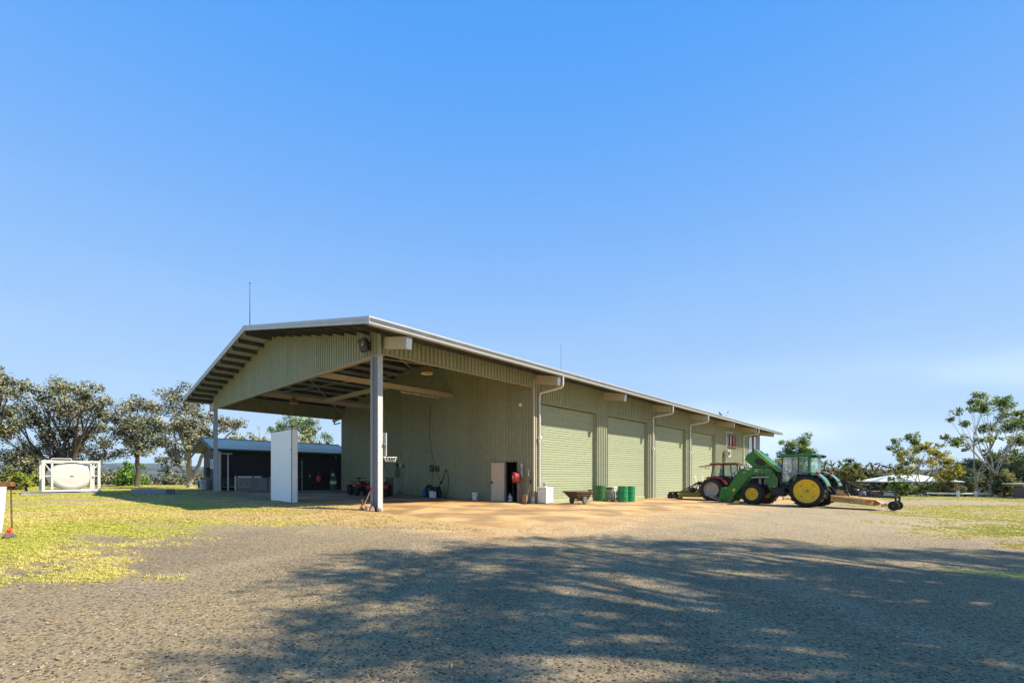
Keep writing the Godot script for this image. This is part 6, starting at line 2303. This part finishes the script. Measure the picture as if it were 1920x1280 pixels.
	mb.lathe([Vector2(.0, -.12), Vector2(.26, -.12), Vector2(.275, -.11), Vector2(.26, -.1), Vector2(.0, -.1)], 28, rc, rb)
	put("drum", mb, mats["hose_red"], o)
	mb = MB.new()
	for k in 5:
		var ring := []
		for j in 25:
			ring.append(rc + rb * Vector3(.235 * cos(TAU * j / 24.0), -.08 + k * .042, .235 * sin(TAU * j / 24.0)))
		mb.tube(ring, .022, 6, false)
	put("hose", mb, M("hose_pink", .50, .10, .08, .5), o)
	mb = MB.new()
	mb.lathe([Vector2(.0, .165), Vector2(.085, .162), Vector2(.09, .15), Vector2(.0, .15)], 20, rc, rb)
	put("hub", mb, mats["white_paint"], o)
	# timber and tools in the corner
	mb = MB.new()
	mb.box(Vector3(0, .2, 0), Vector3(.24, .42, .16), .008)
	var tb := put("timber_block", mb, mats["timber_raw"])
	tb.position = Sg(-.2, .42)
	tb.rotation.y = YAW + .15
	tag(tb, "short raw timber block standing on end beside the hose reel", "timber")
	o = thing("broom", "long-handled broom leaning into the shed corner", "broom", Sg(-.02, .45), YAW)
	mb = MB.new()
	mb.cyl(Vector3(-.1, .0, .05), Vector3(.02, .98, -.2), .018, 8)
	put("handle", mb, mats["timber_raw"], o)
	mb = MB.new()
	mb.box(Vector3(.03, 1.06, -.22), Vector3(.1, .24, .06), .02)
	put("head", mb, mats["dark_steel"], o)
	o = thing("garden_hose_tap", "white tap with hanging hose on the shed corner post", "tap", S(-.16, 1.45, .1), YAW)
	mb = MB.new()
	mb.tube([Vector3(-.06, .06, 0), Vector3(-.02, .16, .04), Vector3(-.02, .0, .06), Vector3(-.02, -.1, .06)], .03, 8)
	mb.box(Vector3(-.04, .2, .03), Vector3(.1, .03, .03), .006)
	put("spout", mb, mats["white_paint"], o)
	mb = MB.new()
	mb.tube([Vector3(0, .1, .05), Vector3(.08, .08, .04), Vector3(.13, -.1, .03), Vector3(.14, -.6, .03), Vector3(.12, -1.0, .03)], .018, 6)
	put("hose", mb, mats["grey_plastic"], o)
	mb = MB.new()
	mb.box(Vector3(0, .16, 0), Vector3(.14, .34, .12), .01)
	tb = put("drain_stub", mb, mats["off_white"])
	tb.position = Sg(.1, .16)
	tb.rotation.y = YAW
	tag(tb, "short pale drain stub below the corner downpipe", "pipe")
	# freezer and tin
	o = thing("freezer", "small white chest freezer standing at the first roller door", "freezer", Sg(.52, -.28), YAW)
	mb = MB.new()
	mb.box(Vector3(0, .38, 0), Vector3(.54, .7, .56), .012)
	put("body", mb, mats["white_paint"], o)
	mb = MB.new()
	mb.box(Vector3(0, .775, 0), Vector3(.56, .075, .58), .014)
	var lid := put("lid", mb, mats["white_paint"], o)
	mb = MB.new()
	mb.box(Vector3(-.12, .72, .285), Vector3(.06, .06, .02), .006)
	mb.box(Vector3(.285, .66, -.02), Vector3(.006, .05, .07))
	put("latch", mb, mats["steel"], lid)
	mb = MB.new()
	mb.box(Vector3(0, .02, 0), Vector3(.5, .04, .52), .004)
	put("plinth", mb, K, o)
	o = thing("tin", "paint tin with blue lid and yellow label on the white freezer", "tin", Sg(.48, -.3) + Vector3(0, .815, 0), YAW)
	mb = MB.new()
	mb.lathe([Vector2(.0, .0), Vector2(.085, .0), Vector2(.085, .16), Vector2(.0, .16)], 20)
	put("body", mb, mats["white_paint"], o)
	mb = MB.new()
	mb.lathe([Vector2(.088, .05), Vector2(.088, .13)], 20)
	put("label_band", mb, M("label_yellow", .6, .45, .08, .5, 0, "rust", 9), o)
	mb = MB.new()
	mb.lathe([Vector2(.11, .155), Vector2(.115, .19), Vector2(.1, .21), Vector2(.0, .215)], 20)
	put("lid", mb, M("lid_blue", .25, .42, .72, .4), o)
	# dump cart
	o = thing("dump_cart", "brown plastic two-wheeled dump cart tipping towards the freezer", "cart", Sg(1.55, -1.7), YAW)
	mb = MB.new()
	var tp := [Vector3(-.42, .62, .82), Vector3(.42, .62, .82), Vector3(.42, .6, -.62), Vector3(-.42, .6, -.62)]
	var bt := [Vector3(-.27, .26, .38), Vector3(.27, .26, .38), Vector3(.27, .2, -.4), Vector3(-.27, .2, -.4)]
	for k in 4:
		var k2 := (k + 1) % 4
		var mid: Vector3 = (tp[k] + tp[k2]) * .5
		mb.quad_out(bt[k], bt[k2], tp[k2], tp[k], Vector3(mid.x, -.3, mid.z))
		mb.bar(tp[k], tp[k2], .06, .05, .012)
		var inn := Vector3(0, .03, 0)
		mb.quad_out(bt[k] * .95 + inn, bt[k2] * .95 + inn, tp[k2] * .96 + inn * .5, tp[k] * .96 + inn * .5, -Vector3(mid.x, -.3, mid.z))
	mb.quad_out(bt[0], bt[1], bt[2], bt[3], Vector3.DOWN)
	for s in [-1.0, 1.0]:
		for k in 3:
			mb.bar(Vector3(s * (.40 - k * .035), .54 - k * .09, .5 - k * .1), Vector3(s * (.40 - k * .035), .52 - k * .09, -.55 + k * .05), .03, .025, .006)
	put("tub", mb, mats["brown_plastic"], o)
	mb = MB.new()
	mb.bar(Vector3(-.36, .19, .1), Vector3(.36, .19, .1), .05, .05, .01)
	mb.bar(Vector3(0, .18, .2), Vector3(0, .3, -.75), .06, .06, .01)
	mb.bar(Vector3(0, .3, -.75), Vector3(0, .62, -1.0), .05, .05, .01)
	mb.tube([Vector3(-.16, .66, -1.0), Vector3(.16, .66, -1.0)], .025, 8)
	mb.lathe([Vector2(.0, -.02), Vector2(.13, -.02), Vector2(.13, .02), Vector2(.0, .02)], 16, Vector3(.16, .56, -.72), Basis(Vector3.BACK, PI * .5))
	put("drawbar", mb, mats["dark_steel"], o)
	for s in [-1.0, 1.0]:
		var w := Node3D.new()
		w.name = "wheel"
		w.position = Vector3(s * .38, .19, .1)
		o.add_child(w, true)
		mb = MB.new()
		mb.lathe([Vector2(.09, -.05), Vector2(.16, -.055), Vector2(.19, -.03), Vector2(.19, .03), Vector2(.16, .055), Vector2(.09, .05)], 20, Vector3(), Basis(Vector3.BACK, PI * .5), true)
		put("tyre", mb, M("cart_tyre", .16, .15, .13, .85, 0, "grime", 3), w)
		mb = MB.new()
		mb.lathe([Vector2(.0, -.04), Vector2(.095, -.045), Vector2(.095, .045), Vector2(.0, .04)], 14, Vector3(), Basis(Vector3.BACK, PI * .5))
		put("rim", mb, mats["grey_plastic"], w)
	# drums
	var d0 := drum("lone dented green drum between the brown cart and the cream box", Sg(.55, -5.25), 1.0)
	d0.get_node("body").material_override = M("drum_worn", .045, .22, .05, .45, 0, "rust", 1.6)
	var d1 := drum("bright green drum standing out from the wall past the cream box", Sg(1.72, -5.75), .3)
	dup(d1, "green drum half hidden behind the bright green drum", Sg(1.75, -6.5), 2.2)
	o = thing("cooler_box", "cream metal cabinet with slot vent between the green drums", "cabinet", Sg(.95, -5.95), YAW - .1)
	mb = MB.new()
	mb.box(Vector3(0, .44, 0), Vector3(.6, .78, .62), .035)
	put("case", mb, mats["off_white"], o)
	mb = MB.new()
	mb.box(Vector3(-.02, .72, .31), Vector3(.4, .1, .012), .004)
	for k in 4:
		mb.box(Vector3(.0, .5 - k * .09, .311), Vector3(.44, .012, .008))
	put("vent", mb, M("vent_dark", .10, .10, .08, .6), o)
	mb = MB.new()
	for s in [[-.24, .24], [.24, .24], [-.24, -.24], [.24, -.24]]:
		mb.box(Vector3(s[0], .03, s[1]), Vector3(.08, .06, .08), .006)
	mb.cyl(Vector3(.34, .6, -.1), Vector3(.44, .6, -.1), .1, 12)
	put("fitting", mb, K, o)
	# ramps leaning on the fourth door
	for e in [[.55, -20.35, "perforated metal ramp leaning on the last roller door, nearer one"], [.55, -21.9, "perforated metal ramp leaning on the last roller door behind the red cab"], [.35, -19.6, "short perforated metal ramp stub by the downpipe behind the olive mower"]]:
		o = thing("loading_ramp", e[2], "ramp", Sg(e[0], e[1]), YAW, "loading ramps leaning on the door wall")
		var hgt := 1.75 if e[0] > .5 else 1.0
		var lean := Basis(Vector3.BACK, .25)
		mb = MB.new()
		for s in [-.17, .17]:
			mb.box(lean * Vector3(0, hgt * .5, s), Vector3(.03, hgt, .05), .004, lean)
		put("side_rail", mb, mats["off_white"], o)
		mb = MB.new()
		var k := .1
		while k < hgt:
			mb.box(lean * Vector3(0, k, 0), Vector3(.02, .08, .3), .003, lean)
			k += .16
		put("rung", mb, mats["off_white"], o)
	# pick by the post, and the heap of rubble
	o = thing("mattock", "mattock with red-banded timber handle leaning on the carport corner post", "mattock", Sg(-.2, 9.0, .02), YAW)
	mb = MB.new()
	mb.tube([Vector3(-.1, .08, .1), Vector3(-.08, .42, -.06), Vector3(-.06, .82, -.24)], [.026, .02, .024], 8)
	put("handle", mb, mats["timber_raw"], o)
	mb = MB.new()
	mb.tube([Vector3(-.068, .66, -.165), Vector3(-.062, .76, -.21)], .026, 8)
	put("band", mb, mats["hose_red"], o)
	mb = MB.new()
	mb.tube([Vector3(-.18, .36, .08), Vector3(-.14, .2, .1), Vector3(-.1, .06, .1), Vector3(-.12, -.08, .08)], [.02, .035, .045, .03], 8)
	mb.box(Vector3(-.14, .22, .1), Vector3(.05, .34, .08), .015, Basis(Vector3.BACK, .1))
	put("head", mb, mats["rust"], o)
	for k in 16:
		mb = MB.new()
		var r := rng.randf_range(.05, .12)
		mb.box(Vector3(), Vector3(r * 1.6, r, r * 1.2), r * .3, Basis.from_euler(Vector3(rng.randf() * 3, rng.randf() * 3, rng.randf() * 3)))
		var st := put("rubble_stone", mb, M("rubble_%d" % (k % 2), .48 - .1 * (k % 2), .36 - .08 * (k % 2), .25 - .05 * (k % 2), .95, 0, "grime", 4))
		st.position = Sg(-.25 + rng.randf_range(-.28, .3), 8.85 + rng.randf_range(-.25, .25), .03 + (.07 if k < 5 else 0.0))
		tag(st, "broken pale rubble stone heaped at the foot of the corner post", "stone", "rubble stones at the foot of the corner post")
	# big insulated panel
	o = thing("insulated_panel", "tall white insulated panel with grey edge groove standing before the carport", "panel", Sg(-6.0, 9.15, -.06), YAW)
	mb = MB.new()
	mb.box(Vector3(-1.25, 1.62, 0), Vector3(2.3, 3.26, .16), .02)
	mb.lathe([Vector2(.08, .02), Vector2(.08, 3.24)], 6, Vector3(-2.38, 0, 0), Basis(), true)
	put("skin", mb, mats["skin_board"], o)
	mb = MB.new()
	mb.box(Vector3(.0, 1.62, -.04), Vector3(.06, 3.26, .22), .015)
	put("end_board", mb, mats["white_paint"], o)
	mb = MB.new()
	mb.cyl(Vector3(-.075, .0, .06), Vector3(-.075, 3.3, .06), .028, 8)
	mb.box(Vector3(-.075, 2.35, .07), Vector3(.1, .06, .06), .01)
	put("groove", mb, mats["grey_plastic"], o)
	# tank in its frame
	var ta := Vector3(-25.2, 0, -25.0)
	ta.y = gy(ta.x, ta.z) + .03
	o = thing("tank_frame", "white oval tank held in a white steel container frame on the lawn", "tank", ta, YAW)
	var W: Material = M("tank_white", .60, .59, .54, .4, 0, "mottle", .5)
	var L := 2.25
	var Hh := 1.72
	var D := 2.6
	for x in [0.0, -D]:
		for z in [0.0, -L]:
			mb = MB.new()
			mb.box(Vector3(x, Hh * .5, z), Vector3(.13, Hh, .13), .01)
			put("frame_post", mb, W, o)
		for y in [.06, Hh - .06]:
			mb = MB.new()
			mb.box(Vector3(x, y, -L * .5), Vector3(.12, .12, L - .12), .01)
			put("frame_rail", mb, W, o)
	for z in [0.0, -L]:
		for y in [.06, Hh - .06]:
			mb = MB.new()
			mb.box(Vector3(-D * .5, y, z), Vector3(D - .12, .11, .11), .01)
			put("frame_rail", mb, W, o)
	mb = MB.new()
	for z in [-.34, -L + .34]:
		mb.bar(Vector3(0, .1, z), Vector3(0, Hh - .1, z), .09, .07, .008)
	for e in [[-.34, 0.0], [-L + .34, -L]]:
		mb.bar(Vector3(0, .86, e[0]), Vector3(0, .86, e[1]), .07, .06, .008)
		mb.bar(Vector3(0, 1.05, e[0]), Vector3(0, Hh - .1, e[1]), .05, .05, .008)
	put("end_brace", mb, W, o)
	mb = MB.new()
	var seg := 40
	var cy := .86
	var cz := -L * .5
	for st in [[.02, .62, -.02, .70], [-.02, .70, -.1, .78], [-.1, .78, -D + .1, .78]]:
		for k in seg:
			var a0 := TAU * k / seg
			var a1 := TAU * (k + 1) / seg
			var f := func(a: float, r: float, x: float) -> Vector3: return Vector3(x, cy + sin(a) * r * .98, cz + cos(a) * r * 1.18)
			mb.quad_out(f.call(a0, st[1], st[0]), f.call(a1, st[1], st[0]), f.call(a1, st[3], st[2]), f.call(a0, st[3], st[2]), Vector3(.5, sin(a0), cos(a0)))
			if st[0] == .02:
				mb.tri_out(f.call(a0, .62, .02), f.call(a1, .62, .02), Vector3(.06, cy, cz), Vector3.RIGHT)
			if st[2] < -1.0:
				mb.tri_out(f.call(a0, .78, -D + .1), f.call(a1, .78, -D + .1), Vector3(-D + .06, cy, cz), Vector3.LEFT)
	put("vessel", mb, W, o)
	mb = MB.new()
	mb.box(Vector3(.07, cy, cz), Vector3(.03, .05, .14), .01)
	put("boss", mb, mats["grey_plastic"], o)
	mb = MB.new()
	mb.tube([Vector3(-.1, Hh, -.3), Vector3(-.1, Hh + .1, -.35), Vector3(-.1, Hh + .1, -1.1), Vector3(-.1, Hh, -1.12)], .025, 8)
	mb.box(Vector3(-.14, .4, .05), Vector3(.2, .5, .08), .02)
	put("rail", mb, W, o)
	mb = MB.new()
	mb.box(Vector3(-1.2, -.02, .45), Vector3(3.0, .26, .8), .03)
	mb.box(Vector3(-1.2, .0, -L * .5), Vector3(3.1, .2, L + .3), .03)
	mb.box(Vector3(-1.2, -.08, -L - .5), Vector3(2.4, .2, .8), .03)
	tb = put("plinth", mb, mats["concrete_grey"])
	tb.position = ta - Vector3(0, .03 + .04, 0)
	tb.rotation.y = YAW
	tag(tb, "grey concrete plinth under the white tank frame", "plinth")
	o.position.y += .09
	# trough
	o = thing("trough", "long grey concrete trough on the lawn before the slender gum", "trough", on_ground(287, 25) + Vector3(0, 0, 0), -.06)
	mb = MB.new()
	for s in [-1.0, 1.0]:
		mb.box(Vector3(0, .13, s * .28), Vector3(1.95, .36, .08), .015)
		mb.box(Vector3(s * .94, .13, 0), Vector3(.08, .358, .5), .015)
	mb.box(Vector3(0, .0, 0), Vector3(1.85, .06, .5))
	put("body", mb, M("trough_grey", .34, .34, .34, .9, 0, "grime", 1.5), o)
	mb = MB.new()
	mb.box(Vector3(0, .27, 0), Vector3(1.8, .02, .48))
	put("water", mb, M("water_dark", .10, .12, .13, .05), o)
	# edge-cut white cabinet with timber rail, and its chain
	var cp := ray_pt(-58, 950, 9.2)
	cp.y = gy(cp.x, cp.z)
	o = thing("white_cabinet", "white panel cabinet with brown timber rail cut by the picture edge", "cabinet", cp, .35)
	mb = MB.new()
	mb.prism(PackedVector2Array([Vector2(-1.2, .0), Vector2(.22, .0), Vector2(.27, .5), Vector2(.3, .98), Vector2(-1.2, .98)]), -.5, 0)
	put("body", mb, mats["white_paint"], o)
	mb = MB.new()
	mb.box(Vector3(.298, .8, -.06), Vector3(.02, .12, .04), .004)
	put("latch", mb, mats["grey_plastic"], o)
	mb = MB.new()
	mb.bar(Vector3(-1.3, 1.03, -.05), Vector3(.64, 1.03, -.05), .14, .09, .012)
	put("rail", mb, mats["timber_rail"], o)
	var ce := cp + Basis(Vector3.UP, .35) * Vector3(.60, 1.0, -.05)
	o = thing("rusty_chain", "rusty chain hanging from the brown timber rail to an orange hook", "chain", ce, 0)
	mb = MB.new()
	var y := 0.0
	var kk := 0
	while y > -.86:
		var ring := []
		var b := Basis(Vector3.UP, 1.57 if kk % 2 else 0.2)
		for j in 9:
			ring.append(Vector3(.02 * -y, y - .022, 0) + b * Vector3(.013 * cos(TAU * j / 8.0), .024 * sin(TAU * j / 8.0), 0))
		mb.tube(ring, .006, 4, false)
		y -= .034
		kk += 1
	put("links", mb, mats["rust"], o)
	mb = MB.new()
	mb.box(Vector3(-.02, -.91, 0), Vector3(.09, .1, .08), .03)
	mb.tube([Vector3(.0, -.86, 0), Vector3(.05, -.92, .03), Vector3(.02, -.98, .05), Vector3(-.05, -.97, .05), Vector3(-.07, -.92, .02)], .02, 8)
	put("hook", mb, mats["orange_paint"], o)
	for k in 3:
		mb = MB.new()
		mb.box(Vector3(), Vector3(.12, .08, .1), .03, Basis.from_euler(Vector3(k, k * 2, k)))
		var st := put("stone", mb, mats["timber_grey"])
		st.position = on_ground(10 + k * 7, 9.0 + k * .1) + Vector3(0, .03, 0)
		tag(st, ["mossy stone under the orange hook", "second grey stone touching the orange hook from the lawn side", "flat grey stone at the white cabinet foot"][k], "stone")

func build_far_things() -> void:
	# open pavilion below the crest
	var c := ray_pt(1700, 900, 47.0)
	var o := thing("pavilion", "open-sided pavilion with broad pale hipped metal roof beyond the lawn", "pavilion", Vector3(c.x, .86, c.z), -.25)
	var mb := MB.new()
	var e := [Vector3(-3.5, 0, 2.4), Vector3(3.5, 0, 2.4), Vector3(3.5, 0, -2.4), Vector3(-3.5, 0, -2.4)]
	var r0 := Vector3(-1.1, .64, 0)
	var r1 := Vector3(1.1, .64, 0)
	mb.quad_out(e[0], e[1], r1, r0, Vector3(0, 1, 1))
	mb.quad_out(e[2], e[3], r0, r1, Vector3(0, 1, -1))
	mb.tri_out(e[1], e[2], r1, Vector3(1, 1, 0))
	mb.tri_out(e[3], e[0], r0, Vector3(-1, 1, 0))
	mb.bar(r0 + Vector3(0, .02, 0), r1 + Vector3(0, .02, 0), .3, .08, .02)
	var roof := put("roof", mb, mats["pale_roof"], o)
	mb = MB.new()
	for k in 4:
		mb.bar(e[k] - Vector3(0, .04, 0), e[(k + 1) % 4] - Vector3(0, .04, 0), .06, .09, .01)
	put("fascia", mb, mats["white_paint"], roof)
	for k in 4:
		for t in [0.02, .34, .66]:
			mb = MB.new()
			var p: Vector3 = e[k].lerp(e[(k + 1) % 4], t) * .97
			mb.cyl(Vector3(p.x, -.05, p.z), Vector3(p.x, -3.0, p.z), .055, 8)
			put("post", mb, mats["purlin"], o)
	mb = MB.new()
	mb.box(Vector3(-2.2, -1.9, 1.8), Vector3(1.1, 1.6, .1), .01)
	put("screen", mb, mats["white_paint"], o)
	mb = MB.new()
	mb.box(Vector3(-3.1, -1.9, 1.6), Vector3(.5, 1.6, .4), .02)
	put("pier", mb, mats["brick_red"], o)
	mb = MB.new()
	mb.box(Vector3(0, -1.55, -2.6), Vector3(6.6, .08, .05), .01)
	mb.box(Vector3(0, -1.1, -2.6), Vector3(6.6, .06, .05), .01)
	put("railing", mb, mats["white_paint"], o)
	# low white post-and-rail fence
	o = thing("fence", "low white post and rail fence along the lawn edge", "fence", Vector3())
	var pts := []
	for px in [1797, 1831, 1868, 1910, 1954]:
		pts.append(on_ground(px, 38.4))
	for p in pts:
		mb = MB.new()
		mb.box(p + Vector3(0, .18, 0), Vector3(.17, .6, .17), .015)
		put("post", mb, mats["white_paint"], o)
	for k in pts.size() - 1:
		mb = MB.new()
		mb.bar(pts[k] + Vector3(0, .27, 0), pts[k + 1] + Vector3(0, .27, 0), .1, .11, .01)
		put("rail", mb, mats["white_paint"], o)
	mb = MB.new()
	mb.bar(pts[0] + Vector3(0, .27, 0), pts[0] + Vector3(-1.9, .29, -.8), .1, .11, .01)
	put("rail", mb, mats["white_paint"], o)
	# brick shelter at the frame's edge
	var bp := on_ground(1936, 36.0)
	o = thing("brick_shelter", "small red brick shelter with pale flat roof cut by the picture edge", "shelter", bp, -.1)
	mb = MB.new()
	mb.box(Vector3(.1, 1.12, 0), Vector3(2.6, .08, 2.2), .02)
	put("roof", mb, mats["pale_roof"], o)
	mb = MB.new()
	mb.box(Vector3(.1, 1.05, 1.0), Vector3(2.3, .1, .08), .01)
	put("fascia", mb, mats["white_paint"], o)
	var row := 0
	var by := -.1
	while by < .78:
		var bx := -.98 + (.12 if row % 2 else 0.0)
		while bx < 1.1:
			mb = MB.new()
			mb.box(Vector3(bx, by, .62), Vector3(.225, .07, .11), .006)
			put("brick", mb, M("brick_%d" % ((row * 7 + int(bx * 40.0)) % 3), .22 + .03 * ((row + int(bx * 9.0)) % 3), .055, .035, .9, 0, "grime", 2), o)
			bx += .24
		by += .082
		row += 1
	mb = MB.new()
	mb.box(Vector3(.1, .32, .1), Vector3(2.15, 1.0, 1.0))
	put("core", mb, M("mortar", .16, .12, .1, .95), o)
	for s in [-1.0, 1.0]:
		mb = MB.new()
		mb.box(Vector3(.1 + s * 1.1, .5, .85), Vector3(.08, 1.2, .08), .01)
		put("post", mb, mats["purlin"], o)
